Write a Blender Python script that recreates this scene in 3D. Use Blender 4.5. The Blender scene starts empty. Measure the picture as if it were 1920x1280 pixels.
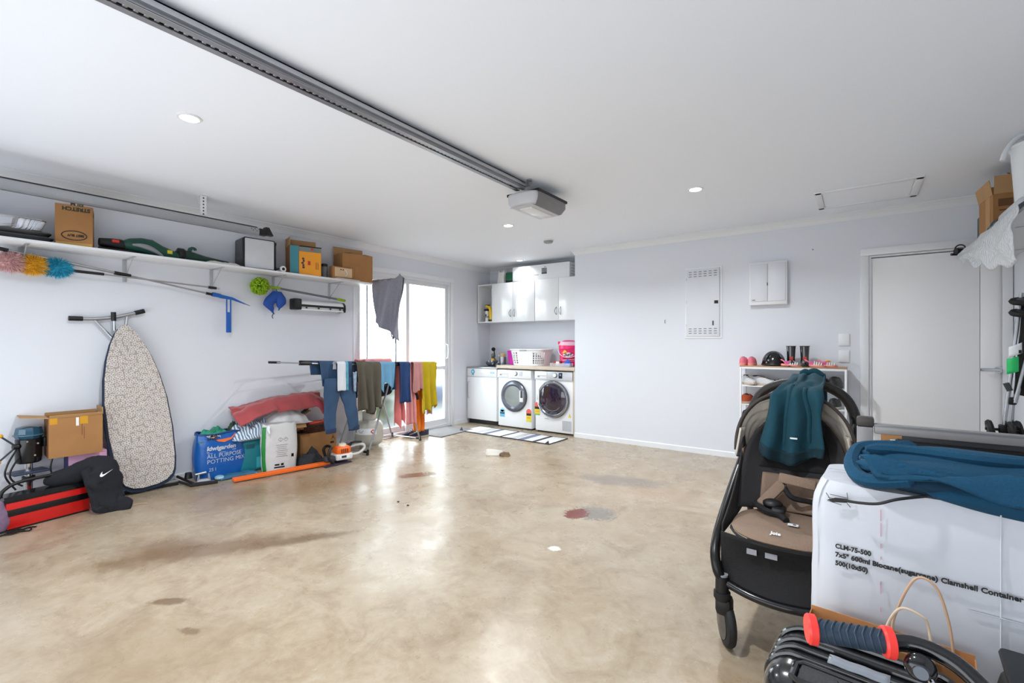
import bpy, bmesh, math, random
from math import sin, cos, pi, radians as R
from mathutils import Vector as V, Matrix as MX, noise as NZ
random.seed(7)
S = bpy.context.scene
C = S.collection

# ------------------------------------------------------------------ camera, world, lamps, exposure
cd = bpy.data.cameras.new('camera'); cam = bpy.data.objects.new('camera', cd); C.objects.link(cam)
cam.location = (4.777, 0, 1.189); cam.rotation_euler = (pi/2, 0, R(36.1115))
cd.sensor_width = 36; cd.lens = 878.35*36/1920; cd.shift_y = 5.6/1920; cd.clip_start = .05
S.camera = cam
W = bpy.data.worlds.new('overcast'); S.world = W; W.use_nodes = True
bg = W.node_tree.nodes['Background']; bg.inputs[0].default_value = (.89, .945, 1, 1); bg.inputs[1].default_value = 6.2
def area(name, loc, rot, sx, sy, power, col=(1, 1, 1), shape='RECTANGLE', spread=180):
    l = bpy.data.lights.new(name, 'AREA'); l.shape = shape; l.size = sx; l.size_y = sy; l.energy = power; l.color = col; l.spread = R(spread)
    o = bpy.data.objects.new(name, l); C.objects.link(o); o.location = loc; o.rotation_euler = rot
    return o
area('front_fill_lamp', (2.75, -.62, 1.15), (R(120), 0, 0), 4.9, 2.1, 60, (.86, .93, 1))  # added fill lamp inside the closed garage door, tilted up to brighten the ceiling
for i, (x, y) in enumerate(((1.93, 1.0), (1.93, 3.81), (3.78, 3.79), (3.78, 1.0))):
    area('downlight_lamp', (x, y, 2.375), (0, 0, 0), .08, .08, 17, (.93, .97, 1), 'DISK', 150)
S.view_settings.view_transform = 'Standard'; S.view_settings.look = 'None'
S.view_settings.exposure = .56; S.view_settings.gamma = 1; S.view_settings.use_curve_mapping = False

area('nook_downlight_lamp', (.9, 5.5, 2.375), (0, 0, 0), .08, .08, 1.8, (.95, .98, 1), 'DISK', 130)
# ------------------------------------------------------------------ materials
def lin(c): return tuple(((x/255)/12.92 if x/255 <= .04045 else ((x/255+.055)/1.055)**2.4) for x in c)
def hexc(h): return tuple(int(h[i:i+2], 16) for i in (0, 2, 4))
_mats = {}
def m(name, col, rough=.5, metal=0., var=.06, vs=8., bump=0., bs=60., coat=0., spec=.5, sheen=0., trans=0., alpha=1.):
    if name in _mats: return _mats[name]
    mt = bpy.data.materials.new(name); mt.use_nodes = True; _mats[name] = mt
    nt = mt.node_tree; N = nt.nodes; L = nt.links; b = N['Principled BSDF']
    c = lin(hexc(col)) if isinstance(col, str) else lin(col)
    b.inputs['Roughness'].default_value = rough; b.inputs['Metallic'].default_value = metal
    b.inputs['Coat Weight'].default_value = coat; b.inputs['Specular IOR Level'].default_value = spec
    b.inputs['Sheen Weight'].default_value = sheen; b.inputs['Transmission Weight'].default_value = trans
    b.inputs['Alpha'].default_value = alpha
    tc = N.new('ShaderNodeTexCoord')
    n = N.new('ShaderNodeTexNoise'); n.inputs['Scale'].default_value = vs; n.inputs['Detail'].default_value = 4
    L.new(tc.outputs['Object'], n.inputs['Vector'])
    r = N.new('ShaderNodeMapRange'); r.inputs[3].default_value = 1-var*1.6; r.inputs[4].default_value = 1+var*1.6
    L.new(n.outputs['Fac'], r.inputs[0])
    mu = N.new('ShaderNodeVectorMath'); mu.operation = 'SCALE'; mu.inputs[0].default_value = c
    L.new(r.outputs[0], mu.inputs['Scale']); L.new(mu.outputs[0], b.inputs['Base Color'])
    if bump:
        n2 = N.new('ShaderNodeTexNoise'); n2.inputs['Scale'].default_value = bs; n2.inputs['Detail'].default_value = 3
        L.new(tc.outputs['Object'], n2.inputs['Vector'])
        bp = N.new('ShaderNodeBump'); bp.inputs['Strength'].default_value = bump; bp.inputs['Distance'].default_value = .01
        L.new(n2.outputs['Fac'], bp.inputs['Height']); L.new(bp.outputs[0], b.inputs['Normal'])
    return mt
def glow(name, col, st):
    mt = bpy.data.materials.new(name); mt.use_nodes = True; b = mt.node_tree.nodes['Principled BSDF']
    b.inputs['Base Color'].default_value = (.9, .9, .9, 1); b.inputs['Emission Color'].default_value = (*lin(col), 1); b.inputs['Emission Strength'].default_value = st
    return mt
WALL = m('wall_paint', (223, 226, 233), .55, var=.01, vs=2)
CEIL = m('ceiling_paint', (243, 247, 254), .7, var=.008, vs=1)
TRIM = m('trim_gloss', (232, 234, 237), .35, var=.01)
WHITE = m('white_gloss', (238, 240, 242), .3, var=.01)
WPLA = m('white_plastic', (232, 233, 234), .4, var=.015)
WMET = m('white_powder_metal', (226, 228, 231), .4, var=.02)
BLK = m('black_plastic', (15, 15, 17), .45, var=.1)
BLKG = m('black_gloss', (18, 18, 21), .18, var=.05)
RUB = m('black_rubber', (22, 22, 23), .7, var=.1)
ALU = m('brushed_aluminium', (178, 180, 184), .3, .9, var=.06)
STEEL = m('galvanised_steel', (160, 162, 166), .38, .85, var=.1, vs=20)
CHR = m('chrome', (214, 216, 220), .12, 1., var=.02)
CARD = m('brown_cardboard', (164, 117, 70), .8, var=.09, vs=9, bump=.08)
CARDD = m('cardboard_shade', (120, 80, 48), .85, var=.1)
CARDE = m('cardboard_edge', (182, 142, 98), .85, var=.1)
TAPE = m('tan_packing_tape', (196, 150, 70), .25, var=.06)
INK = m('black_print', (22, 20, 18), .6, var=.02)
DGREY = m('dark_grey_plastic', (62, 64, 68), .45, var=.06)
GREYP = m('grey_plastic', (150, 152, 155), .4, var=.04)

# ------------------------------------------------------------------ mesh builder
class MB:
    def __init__(s): s.v = []; s.f = []
    def add(s, v, f, M=None):
        o = len(s.v); s.v += [tuple(M @ V(p)) if M else tuple(p) for p in v]; s.f += [tuple(o+i for i in q) for q in f]; return s
    def box(s, c, d, bev=0., M=None, seg=2):
        x, y, z = (q/2 for q in d)
        if not bev:
            v = [(c[0]+i*x, c[1]+j*y, c[2]+k*z) for i in (-1, 1) for j in (-1, 1) for k in (-1, 1)]
            return s.add(v, [(0, 1, 3, 2), (4, 6, 7, 5), (0, 4, 5, 1), (2, 3, 7, 6), (0, 2, 6, 4), (1, 5, 7, 3)], M)
        bm = bmesh.new(); bmesh.ops.create_cube(bm, size=1)
        for q in bm.verts: q.co = (q.co.x*d[0], q.co.y*d[1], q.co.z*d[2])
        bmesh.ops.bevel(bm, geom=list(bm.edges), offset=bev, segments=seg, profile=.5, affect='EDGES')
        bm.verts.index_update()
        v = [tuple(q.co+V(c)) for q in bm.verts]; f = [tuple(q.index for q in p.verts) for p in bm.faces]; bm.free()
        return s.add(v, f, M)
    def tube(s, pts, r, n=8, closed=False, cap=True, M=None):
        pts = [V(p) for p in pts]; k = len(pts); v = []; f = []
        rr = r if isinstance(r, (list, tuple)) else [r]*k
        up = None
        for i, p in enumerate(pts):
            a = pts[(i-1) % k] if (closed or i) else p; b = pts[(i+1) % k] if (closed or i < k-1) else p
            t = (b-a).normalized() if (b-a).length > 1e-9 else V((0, 0, 1))
            if up is None: up = t.orthogonal().normalized()
            up = (up-t*up.dot(t)); up = up.normalized() if up.length > 1e-6 else t.orthogonal().normalized()
            w = t.cross(up)
            for j in range(n):
                q = 2*pi*j/n; v.append(p+(up*cos(q)+w*sin(q))*rr[i])
        for i in range(k if closed else k-1):
            for j in range(n):
                a = i*n+j; b = i*n+(j+1) % n; c2 = ((i+1) % k)*n
                f.append((a, b, c2+(j+1) % n, c2+j))
        if cap and not closed: f.append(tuple(range(n))[::-1]); f.append(tuple((k-1)*n+j for j in range(n)))
        return s.add(v, f, M)
    def cyl(s, a, b, r, r2=None, n=16, M=None): return s.tube([a, b], [r, r if r2 is None else r2], n, M=M)
    def lathe(s, prof, n=24, c=(0, 0, 0), M=None, sx=1., sy=1., capb=True, capt=True):
        v = []; f = []; k = len(prof)
        for r, z in prof:
            for j in range(n): v.append((c[0]+r*cos(2*pi*j/n)*sx, c[1]+r*sin(2*pi*j/n)*sy, c[2]+z))
        for i in range(k-1):
            for j in range(n): f.append((i*n+j, i*n+(j+1) % n, (i+1)*n+(j+1) % n, (i+1)*n+j))
        if capb: f.append(tuple(range(n))[::-1])
        if capt: f.append(tuple((k-1)*n+j for j in range(n)))
        return s.add(v, f, M)
    def prism(s, poly, d, M=None):
        k = len(poly); d = V(d); v = [V(p) for p in poly]; v += [p+d for p in v]
        f = [tuple(range(k))[::-1], tuple(range(k, 2*k))]+[(i, (i+1) % k, k+(i+1) % k, k+i) for i in range(k)]
        return s.add(v, f, M)
    def sph(s, c, r, nu=16, nv=10, M=None):
        r = (r,)*3 if isinstance(r, (int, float)) else r
        pr = [(sin(pi*i/nv), -cos(pi*i/nv)) for i in range(nv+1)]
        v = [(c[0], c[1], c[2]-r[2])]; f = []
        for a, z in pr[1:-1]:
            for j in range(nu): v.append((c[0]+r[0]*a*cos(2*pi*j/nu), c[1]+r[1]*a*sin(2*pi*j/nu), c[2]+r[2]*z))
        v.append((c[0], c[1], c[2]+r[2])); e = len(v)-1
        for j in range(nu): f.append((0, 1+(j+1) % nu, 1+j)); f.append((e, e-nu+j, e-nu+(j+1) % nu))
        for i in range(nv-2):
            for j in range(nu): a = 1+i*nu; f.append((a+j, a+(j+1) % nu, a+nu+(j+1) % nu, a+nu+j))
        return s.add(v, f, M)
    def grid(s, fn, nu, nv, M=None, cu=False):
        v = [fn(i/nu, j/nv) for j in range(nv+1) for i in range(nu+(0 if cu else 1))]
        w = nu if cu else nu+1
        f = [(j*w+i, j*w+(i+1) % w, (j+1)*w+(i+1) % w, (j+1)*w+i) for j in range(nv) for i in range(nu)]
        return s.add(v, f, M)
def P(name, b, mat, par=None, smooth=38, thick=0., sub=0, label=None):
    me = bpy.data.meshes.new(name); me.from_pydata(b.v, [], b.f); me.validate()
    bm = bmesh.new(); bm.from_mesh(me); bmesh.ops.recalc_face_normals(bm, faces=bm.faces); bm.to_mesh(me); bm.free()
    if smooth:
        me.polygons.foreach_set('use_smooth', [True]*len(me.polygons)); me.set_sharp_from_angle(angle=R(smooth))
    me.materials.append(mat)
    o = bpy.data.objects.new(name, me); C.objects.link(o)
    if par: o.parent = par
    if label: o['label'] = label
    if thick:
        q = o.modifiers.new('thickness', 'SOLIDIFY'); q.thickness = thick; q.offset = 0
    if sub:
        q = o.modifiers.new('smooth', 'SUBSURF'); q.levels = sub; q.render_levels = sub
    return o
def T(name, label, cat, loc=(0, 0, 0), rz=0., group=None, rx=0., ry=0.):
    o = bpy.data.objects.new(name, None); C.objects.link(o); o.empty_display_size = .05
    o.location = loc; o.rotation_euler = (rx, ry, rz); o['label'] = label; o['category'] = cat
    if group: o['group'] = group
    return o
def tag(o, label, cat, group=None):
    o['label'] = label; o['category'] = cat
    if group: o['group'] = group
    return o
def ST(name, b, mat, smooth=38, par=None, **k):
    o = P(name, b, mat, par, smooth, **k)
    if not par: o['kind'] = 'structure'
    return o
def dup(o, loc=None, rz=None, label=None, par=None):
    c = o.copy(); C.objects.link(c)
    if par: c.parent = par
    if loc is not None: c.location = loc
    if rz is not None: c.rotation_euler = (o.rotation_euler[0], o.rotation_euler[1], rz)
    if label: c['label'] = label
    for ch in list(o.children): dup(ch, par=c)
    return c
def basis(o, x, y):
    x = V(x).normalized(); y = V(y); y = (y-x*y.dot(x)).normalized(); z = x.cross(y)
    return MX(((x.x, y.x, z.x, o[0]), (x.y, y.y, z.y, o[1]), (x.z, y.z, z.z, o[2]), (0, 0, 0, 1)))
_dg = None
def text(name, s, size, mat, par, M, ext=.0006, bold=0., shear=0., align='LEFT', sx=1., spacing=1.):
    cu = bpy.data.curves.new(name, 'FONT'); cu.body = s; cu.size = size; cu.extrude = ext; cu.offset = bold; cu.shear = shear; cu.align_x = align; cu.space_line = spacing
    cu.resolution_u = 3
    t = bpy.data.objects.new(name, cu); C.objects.link(t)
    me = bpy.data.meshes.new_from_object(t.evaluated_get(bpy.context.evaluated_depsgraph_get()))
    bpy.data.objects.remove(t); bpy.data.curves.remove(cu)
    me.transform(M @ MX.Diagonal((sx, 1, 1, 1))); me.materials.clear(); me.materials.append(mat)
    o = bpy.data.objects.new(name, me); C.objects.link(o); o.parent = par; o['kind'] = 'stuff'
    return o
def nz(x, y, z=0.): return NZ.noise(V((x, y, z)))
def arc(c, r, a0, a1, n, ax=(1, 0, 0), ay=(0, 0, 1)):
    c = V(c); ax = V(ax); ay = V(ay)
    return [c+ax*r*cos(a0+(a1-a0)*i/n)+ay*r*sin(a0+(a1-a0)*i/n) for i in range(n+1)]
def bez(pts, n=8):
    pts = [V(p) for p in pts]; out = []
    for i in range(len(pts)-1):
        p0 = pts[max(i-1, 0)]; p1 = pts[i]; p2 = pts[i+1]; p3 = pts[min(i+2, len(pts)-1)]
        for k in range(n):
            t = k/n; out.append(.5*((2*p1)+(p2-p0)*t+(2*p0-5*p1+4*p2-p3)*t*t+(3*p1-p0-3*p2+p3)*t**3))
    return out+[pts[-1]]
# ------------------------------------------------------------------ floor
def floor_mat():
    mt = bpy.data.materials.new('sealed_concrete'); mt.use_nodes = True; nt = mt.node_tree; N = nt.nodes; L = nt.links; b = N['Principled BSDF']
    tc = N.new('ShaderNodeTexCoord'); src = tc.outputs['Object']
    def nse(sc, det=6, rough=.6, dist=0.):
        n = N.new('ShaderNodeTexNoise'); n.inputs['Scale'].default_value = sc; n.inputs['Detail'].default_value = det; n.inputs['Roughness'].default_value = rough; n.inputs['Distortion'].default_value = dist
        L.new(src, n.inputs['Vector']); return n.outputs['Fac']
    def ramp(s, st):
        r = N.new('ShaderNodeValToRGB'); L.new(s, r.inputs[0]); e = r.color_ramp.elements
        while len(e) < len(st): e.new(.5)
        for q, (p, c) in zip(e, st): q.position = p; q.color = (*lin(c), 1)
        return r.outputs[0]
    def mix(a, bb, f, mode='MIX'):
        x = N.new('ShaderNodeMix'); x.data_type = 'RGBA'; x.blend_type = mode
        if isinstance(f, float): x.inputs[0].default_value = f
        else: L.new(f, x.inputs[0])
        L.new(a, x.inputs[6])
        if isinstance(bb, tuple): x.inputs[7].default_value = (*lin(bb), 1)
        else: L.new(bb, x.inputs[7])
        return x.outputs[2]
    big = ramp(nse(.9, 5, .6, .6), [(.3, (128, 102, 70)), (.5, (160, 139, 112)), (.68, (178, 167, 149))])
    med = ramp(nse(4.5, 8, .7, 1.2), [(.32, (118, 96, 72)), (.52, (172, 156, 133)), (.7, (194, 185, 168))])
    col = mix(big, med, .5)
    fine = ramp(nse(26, 6, .75), [(.3, (146, 128, 106)), (.62, (186, 174, 156))])
    col = mix(col, fine, .28)
    dn = nse(7, 5, .7); dn2 = nse(34, 3, .6)
    def mask(cx, cy, rx, ry, rot, jag, soft):
        mp = N.new('ShaderNodeMapping'); mp.vector_type = 'TEXTURE'; mp.inputs[1].default_value = (cx, cy, 0); mp.inputs[2].default_value = (0, 0, R(rot)); mp.inputs[3].default_value = (rx, ry, 1)
        L.new(src, mp.inputs[0]); ln = N.new('ShaderNodeVectorMath'); ln.operation = 'LENGTH'; L.new(mp.outputs[0], ln.inputs[0])
        a = N.new('ShaderNodeMath'); a.operation = 'MULTIPLY_ADD'; L.new(dn2 if rx < .2 else dn, a.inputs[0]); a.inputs[1].default_value = jag; L.new(ln.outputs['Value'], a.inputs[2])
        r = N.new('ShaderNodeMapRange'); r.inputs[1].default_value = 1+jag*.5+soft; r.inputs[2].default_value = 1+jag*.5-soft; L.new(a.outputs[0], r.inputs[0])
        return r.outputs[0]
    def sc(s, k):
        a = N.new('ShaderNodeMath'); a.operation = 'MULTIPLY'; L.new(s, a.inputs[0]); a.inputs[1].default_value = k; return a.outputs[0]
    for cx, cy, rx, ry, rot, jag, soft, c, k in STAINS:
        col = mix(col, c, sc(mask(cx, cy, rx, ry, rot, jag, soft), k))
    L.new(col, b.inputs['Base Color'])
    rr = N.new('ShaderNodeMapRange'); L.new(nse(3, 6, .65), rr.inputs[0]); rr.inputs[1].default_value = .3; rr.inputs[2].default_value = .7; rr.inputs[3].default_value = .2; rr.inputs[4].default_value = .38
    L.new(rr.outputs[0], b.inputs['Roughness']); b.inputs['Specular IOR Level'].default_value = .6
    bp = N.new('ShaderNodeBump'); bp.inputs['Strength'].default_value = .12; bp.inputs['Distance'].default_value = .02; L.new(nse(5, 5, .5), bp.inputs['Height']); L.new(bp.outputs[0], b.inputs['Normal'])
    return mt
STAINS = [  # x, y, rx, ry, rot, jag, soft, colour, strength
    (3.30, 3.01, .15, .13, 20, 1.9, .06, (124, 118, 110), .9), (3.20, 2.93, .075, .11, 0, 2.0, .06, (112, 48, 40), .95),
    (1.56, 2.94, .2, .07, 58, 1.3, .07, (112, 70, 38), .9), (1.70, 3.0, .03, .02, 0, 1.2, .1, (235, 232, 226), .8),
    (3.15, 3.86, .34, .15, 15, 1.1, .18, (120, 112, 106), .65), (3.5, 3.7, .3, .16, 0, 1.4, .4, (160, 130, 104), .45), (3.368, 2.353, .035, .03, 0, 1.2, .2, (238, 234, 228), .9),
    (1.75, 1.15, .5, .12, 60, 1.5, .45, (104, 74, 40), .7), (1.5, 1.0, .2, .16, 20, 1.5, .6, (100, 68, 36), .65), (2.05, 1.55, .28, .05, 58, 1.4, .4, (100, 78, 52), .65),
    (2.22, .82, .08, .03, 40, 1.3, .25, (96, 70, 40), .75), (2.55, .78, .05, .02, 20, 1.3, .25, (96, 70, 44), .75), (1.0, 2.0, .7, .25, 60, 1.3, .7, (136, 98, 58), .5),
    (2.3, 2.2, .2, .12, 50, 1.3, .12, (170, 150, 122), .4), (2.6, .6, .3, .25, 50, 1.4, .5, (150, 128, 98), .4), (4.5, 1.6, .25, .2, 50, 1.4, .5, (150, 118, 80), .45), (1.2, 2.6, .4, .15, 60, 1.4, .6, (150, 120, 86), .4)]
b = MB().box((2.9, 2.67, -.05), (6.2, 6.94, .1)); ST('floor', b, floor_mat(), 0)
# ------------------------------------------------------------------ room shell
H = 2.4; XR = 5.80; YB = 5.34; YN = 5.94; XN = 1.882; SY0, SY1, SZ = 3.42, 5.02, 2.09
b = MB().box((2.9, 2.67, H+.05), (6.2, 6.94, .1)); ST('ceiling', b, CEIL, 0)
b = MB()
b.box((-.06, (SY0-.8)/2, H/2), (.12, SY0+.8, H)); b.box((-.06, (SY1+6.06)/2, H/2), (.12, 6.06-SY1, H)); b.box((-.06, (SY0+SY1)/2, (SZ+H)/2), (.12, SY1-SY0, H-SZ))
ST('wall_left', b, WALL, 0)
b = MB().box(((XN+4.885)/2, YB+.3, H/2), (4.885-XN, .6, H)); b.box(((4.885+5.747)/2, YB+.06, (1.99+H)/2), (5.747-4.885, .12, H-1.99)); b.box(((5.747+6)/2, YB+.06, H/2), (6-5.747, .12, H))
ST('wall_back', b, WALL, 0)
b = MB().box((XN/2-.06, YN+.06, H/2), (XN+.12, .12, H)); ST('wall_nook', b, WALL, 0)
b = MB().box((XR+.06, 2.3, H/2), (.12, 6.2, H)); ST('wall_right', b, WALL, 0)
b = MB().box((.14, -.72, H/2), (.28, .12, H)); b.box((5.52, -.72, H/2), (.56, .12, H)); b.box((2.76, -.72, 2.3), (4.96, .12, .2)); ST('wall_front', b, WALL, 0)
b = MB()
for k in range(4): b.box((2.76, -.73, .275+.55*k), (4.96, .05, .54), .012)
ST('door_3', b, WPLA, 30)
def cornice(name, p0, p1, inw):
    d = .067; z = H; up = V((0, 0, 1)); a = V(p0); n = V(inw)
    prof = [(0, 0), (d, 0), (d, -.006), (d*.72, -.016), (d*.38, -.036), (d*.2, -.056), (.008, -d), (0, -d)]
    b = MB().prism([a+n*q+up*(z+w) for q, w in prof], V(p1)-a); return ST(name, b, TRIM, 0)
cornice('trim_1', (0, -.66, 0), (0, YN, 0), (1, 0, 0)); cornice('trim_2', (XN, YB, 0), (XR, YB, 0), (0, -1, 0)); cornice('trim_3', (0, YN, 0), (XN, YN, 0), (0, -1, 0))
cornice('trim_4', (XN, YB, 0), (XN, YN, 0), (-1, 0, 0)); cornice('trim_5', (XR, -.6, 0), (XR, YB, 0), (-1, 0, 0))
def skirting(name, p0, p1, inw):
    n = V(inw); a = V(p0); up = V((0, 0, 1))
    b = MB().prism([a+n*q+up*w for q, w in [(0, 0), (.011, 0), (.011, .052), (.006, .06), (0, .06)]], V(p1)-a); return ST(name, b, TRIM, 0)
skirting('baseboard_left', (0, -.66, 0), (0, SY0-.06, 0), (1, 0, 0)); skirting('baseboard_back', (XN, YB, 0), (4.825, YB, 0), (0, -1, 0)); skirting('baseboard_right', (XR, -.6, 0), (XR, YB, 0), (-1, 0, 0))
b = MB().box((.006, SY1+.21, .03), (.012, .3, .06)); ST('baseboard_nook', b, TRIM, 0)
# ------------------------------------------------------------------ sliding door with frosted panes
def frost(name, tint, tr):
    mt = bpy.data.materials.new(name); mt.use_nodes = True; nt = mt.node_tree; N = nt.nodes; L = nt.links; N.remove(N['Principled BSDF'])
    t = N.new('ShaderNodeBsdfTransparent'); t.inputs[0].default_value = (*tint, 1)
    rf = N.new('ShaderNodeBsdfRefraction'); rf.inputs['Roughness'].default_value = .45; rf.inputs['IOR'].default_value = 1.08; rf.inputs[0].default_value = (*tint, 1)
    g = N.new('ShaderNodeBsdfGlossy'); g.inputs['Roughness'].default_value = .15
    a = N.new('ShaderNodeMixShader'); a.inputs[0].default_value = tr; L.new(t.outputs[0], a.inputs[1]); L.new(rf.outputs[0], a.inputs[2])
    c = N.new('ShaderNodeMixShader'); c.inputs[0].default_value = .04; L.new(a.outputs[0], c.inputs[1]); L.new(g.outputs[0], c.inputs[2])
    n = N.new('ShaderNodeTexNoise'); n.inputs['Scale'].default_value = 40; tc = N.new('ShaderNodeTexCoord'); L.new(tc.outputs['Object'], n.inputs['Vector'])
    bp = N.new('ShaderNodeBump'); bp.inputs['Strength'].default_value = .1; L.new(n.outputs['Fac'], bp.inputs['Height']); L.new(bp.outputs[0], rf.inputs['Normal'])
    L.new(c.outputs[0], N['Material Output'].inputs[0]); return mt
FROST = frost('frosted_glass', (.94, .97, .97), .8)
b = MB()
for y in (SY0-.03, SY1+.03): b.box((.008, y, SZ/2), (.016, .06, SZ), .003)
b.box((.008, (SY0+SY1)/2, SZ+.03), (.016, SY1-SY0+.12, .06), .003)
ST('trim_6', b, TRIM, 30)
def frame_box(y0, y1, z0, z1, x, w, d, wb=None):
    b = MB(); wb = wb or w
    b.box((x, y0+w/2, (z0+z1)/2), (d, w, z1-z0)); b.box((x, y1-w/2, (z0+z1)/2), (d, w, z1-z0)); b.box((x, (y0+y1)/2, z1-w/2), (d-.002, y1-y0-2*w, w)); b.box((x, (y0+y1)/2, z0+wb/2), (d-.002, y1-y0-2*w, wb)); return b
door = bpy.data.objects.new('door_1', None); C.objects.link(door); door['kind'] = 'structure'; door['label'] = 'white aluminium sliding door with frosted panes in the left wall'
P('frame', frame_box(SY0, SY1, 0, SZ, -.06, .035, .12, .04), WMET, door, 30)
P('fixed_sash', frame_box(SY0+.035, 4.26, .04, SZ-.035, -.085, .055, .035, .07), WMET, door, 30)
P('sliding_sash', frame_box(4.2, SY1-.035, .04, SZ-.035, -.045, .055, .035, .075).box((-.045, 4.595, .855), (.034, .69, .05)), WMET, door, 30)
P('pane', MB().box((-.085, 3.86, 1.06), (.006, .70, 1.9)), FROST, door, 0)
P('pane', MB().box((-.045, 4.59, 1.43), (.006, .68, 1.12)), FROST, door, 0)
P('pane', MB().box((-.045, 4.59, .47), (.006, .68, .73)), FROST, door, 0)
b = MB().tube([(-.03, 4.955, .98), (.012, 4.955, 1.0), (.02, 4.955, 1.06), (.02, 4.955, 1.12), (.012, 4.955, 1.18), (-.03, 4.955, 1.2)], .011, 8); P('handle', b, WMET, door)
P('lock_plate', MB().box((-.024, 4.955, 1.09), (.008, .035, .26), .003), WMET, door)
P('sill', MB().box((.01, (SY0+SY1)/2, .006), (.05, SY1-SY0, .012), .003), ALU, door)
# world outside the sliding door
PAVE = m('pale_paving', (120, 122, 118), .8, var=.05)
b = MB().box((-4.13, 4, -.07), (8, 14, .1)); ST('ground_outside', b, PAVE, 0)
LEAF = m('hedge_leaf', (120, 140, 36), .6, var=.3, vs=14); LEAF2 = m('shrub_leaf', (58, 92, 50), .6, var=.3, vs=14)
def shrub(x, y, r, hh, mat, label, cnt=420):
    t = T('shrub', label, 'shrub', (x, y, -.02))
    b = MB(); rnd = random.Random(int(y*100))
    for i in range(cnt):
        a = rnd.uniform(0, 6.28); q = rnd.uniform(0, 1)**.5*r; z = rnd.uniform(.05, 1)*hh*(1-.45*(q/r)**2)
        c = V((q*cos(a), q*sin(a), z)); d = V((cos(a)+rnd.uniform(-.6, .6), sin(a)+rnd.uniform(-.6, .6), rnd.uniform(-.2, .9))).normalized(); w = d.orthogonal().normalized()*.04; e = d*.13
        b.add([c-w*.3, c+e*.5-w, c+e, c+e*.5+w], [(0, 1, 2, 3)])
    P('foliage', b, mat, t, 0)['kind'] = 'stuff'
    P('stem', MB().tube([(0, 0, 0), (.01, 0, hh*.6)], .012, 6), m('bark', (110, 90, 70), .9), t)
shrub(-1.15, 3.5, .36, .85, LEAF, 'yellow green shrub behind glass at the far left of the sliding door'); shrub(-1.3, 4.42, .38, .8, LEAF2, 'mid green shrub behind glass, seen under the hanging navy towel'); shrub(-1.8, 5.4, .44, .8, LEAF2, 'green shrub behind glass in the middle of the sliding door', 460)
shrub(-1.9, 6.55, .42, .6, m('blue_leaf', (70, 86, 120), .6, var=.3), 'blue grey shrub behind glass at lower right of the sliding door')
# ------------------------------------------------------------------ interior door in back wall
b = MB()
for x, w in ((4.856, .062), (5.766, .058)): b.box((x, YB-.009, .996), (w, .018, 1.992), .004)
b.box((5.305, YB-.009, 2.025), (.96, .018, .065), .004); ST('trim_7', b, TRIM, 30)
b = MB().box((4.895, YB+.06, .995), (.02, .12, 1.99)); b.box((5.757, YB+.06, .995), (.02, .12, 1.99)); b.box((5.326, YB+.06, 1.985), (.842, .12, .02)); ST('trim_8', b, TRIM, 0)
d2 = bpy.data.objects.new('door_2', None); C.objects.link(d2); d2['kind'] = 'structure'; d2['label'] = 'flush white interior door with chrome lever in the back wall'
b = MB().box((5.258, YB+.035, .985), (.706, .036, 1.965), .002); b.box((5.68, YB+.035, .985), (.132, .036, 1.965), .002); b.box((5.32, YB+.1, 1.0), (.9, .03, 2.05)); P('leaf_and_backing', b, m('door_enamel', (250, 250, 251), .35, var=.008), d2, 30)  # last box: added backing, unseen, that stops outside light leaking past the door
for z in (.25, 1.0, 1.75): P('hinge', MB().cyl((4.9, YB+.006, z-.04), (4.9, YB+.006, z+.04), .007, n=10), WMET, d2)
b = MB().cyl((5.715, YB+.018, .985), (5.715, YB-.002, .985), .026, n=20); b.tube([(5.715, YB+.01, .985), (5.715, YB-.04, .985), (5.69, YB-.048, .985), (5.60, YB-.048, .985)], .014, 10); P('lever_handle', b, CHR, d2)
P('strike_plate', MB().box((5.7485, YB+.05, .985), (.004, .05, .075), .001), DGREY, d2)
# ------------------------------------------------------------------ ceiling things
for i, (x, y, l) in enumerate(((1.913, 1.005, 'bright recessed ceiling downlight left of the garage opener rail'), (1.943, 3.82, 'small recessed downlight near the smoke detector, beyond the opener motor'), (3.781, 3.789, 'recessed ceiling downlight right of the opener motor, before the hatch'))):
    t = T('downlight', l, 'downlight', (x, y, 2.4), group='recessed downlights')
    P('rim', MB().lathe([(.04, -.004), (.046, -.008), (.056, -.006), (.058, 0)], 28, capb=False), WPLA, t)
    P('lens', MB().lathe([(.0405, -.006), (.0405, -.0005)], 28), glow('lamp_lens', (255, 252, 245), 22), t)
t = T('smoke_detector', 'round white smoke detector on the ceiling above the laundry nook', 'smoke detector', (1.912, 4.64, 2.4))
P('base', MB().lathe([(.06, -.012), (.066, -.01), (.066, 0)], 28), WPLA, t); P('cover', MB().lathe([(.03, -.036), (.045, -.034), (.054, -.024), (.056, -.012)], 28), GREYP, t)
t = T('downlight', 'small recessed downlight inside the laundry nook above long carton', 'downlight', (.9, 5.5, 2.4), group='recessed downlights')
P('rim', MB().lathe([(.04, -.004), (.046, -.008), (.056, -.006), (.058, 0)], 28, capb=False), WPLA, t)
P('lens', MB().lathe([(.0405, -.006), (.0405, -.0005)], 28), glow('lamp_lens_dim', (255, 252, 245), 4), t)
t = T('ceiling_hatch', 'white rectangular access hatch set in ceiling above the door', 'hatch', (4.856, 4.72, 2.4))
P('frame', MB().box((0, -.255, -.006), (.66, .045, .012), .002).box((0, .255, -.006), (.66, .045, .012), .002).box((-.31, 0, -.006), (.045, .55, .012), .002).box((.31, 0, -.006), (.045, .55, .012), .002), TRIM, t)
P('panel', MB().box((0, 0, -.003), (.56, .45, .006)), CEIL, t)
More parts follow.
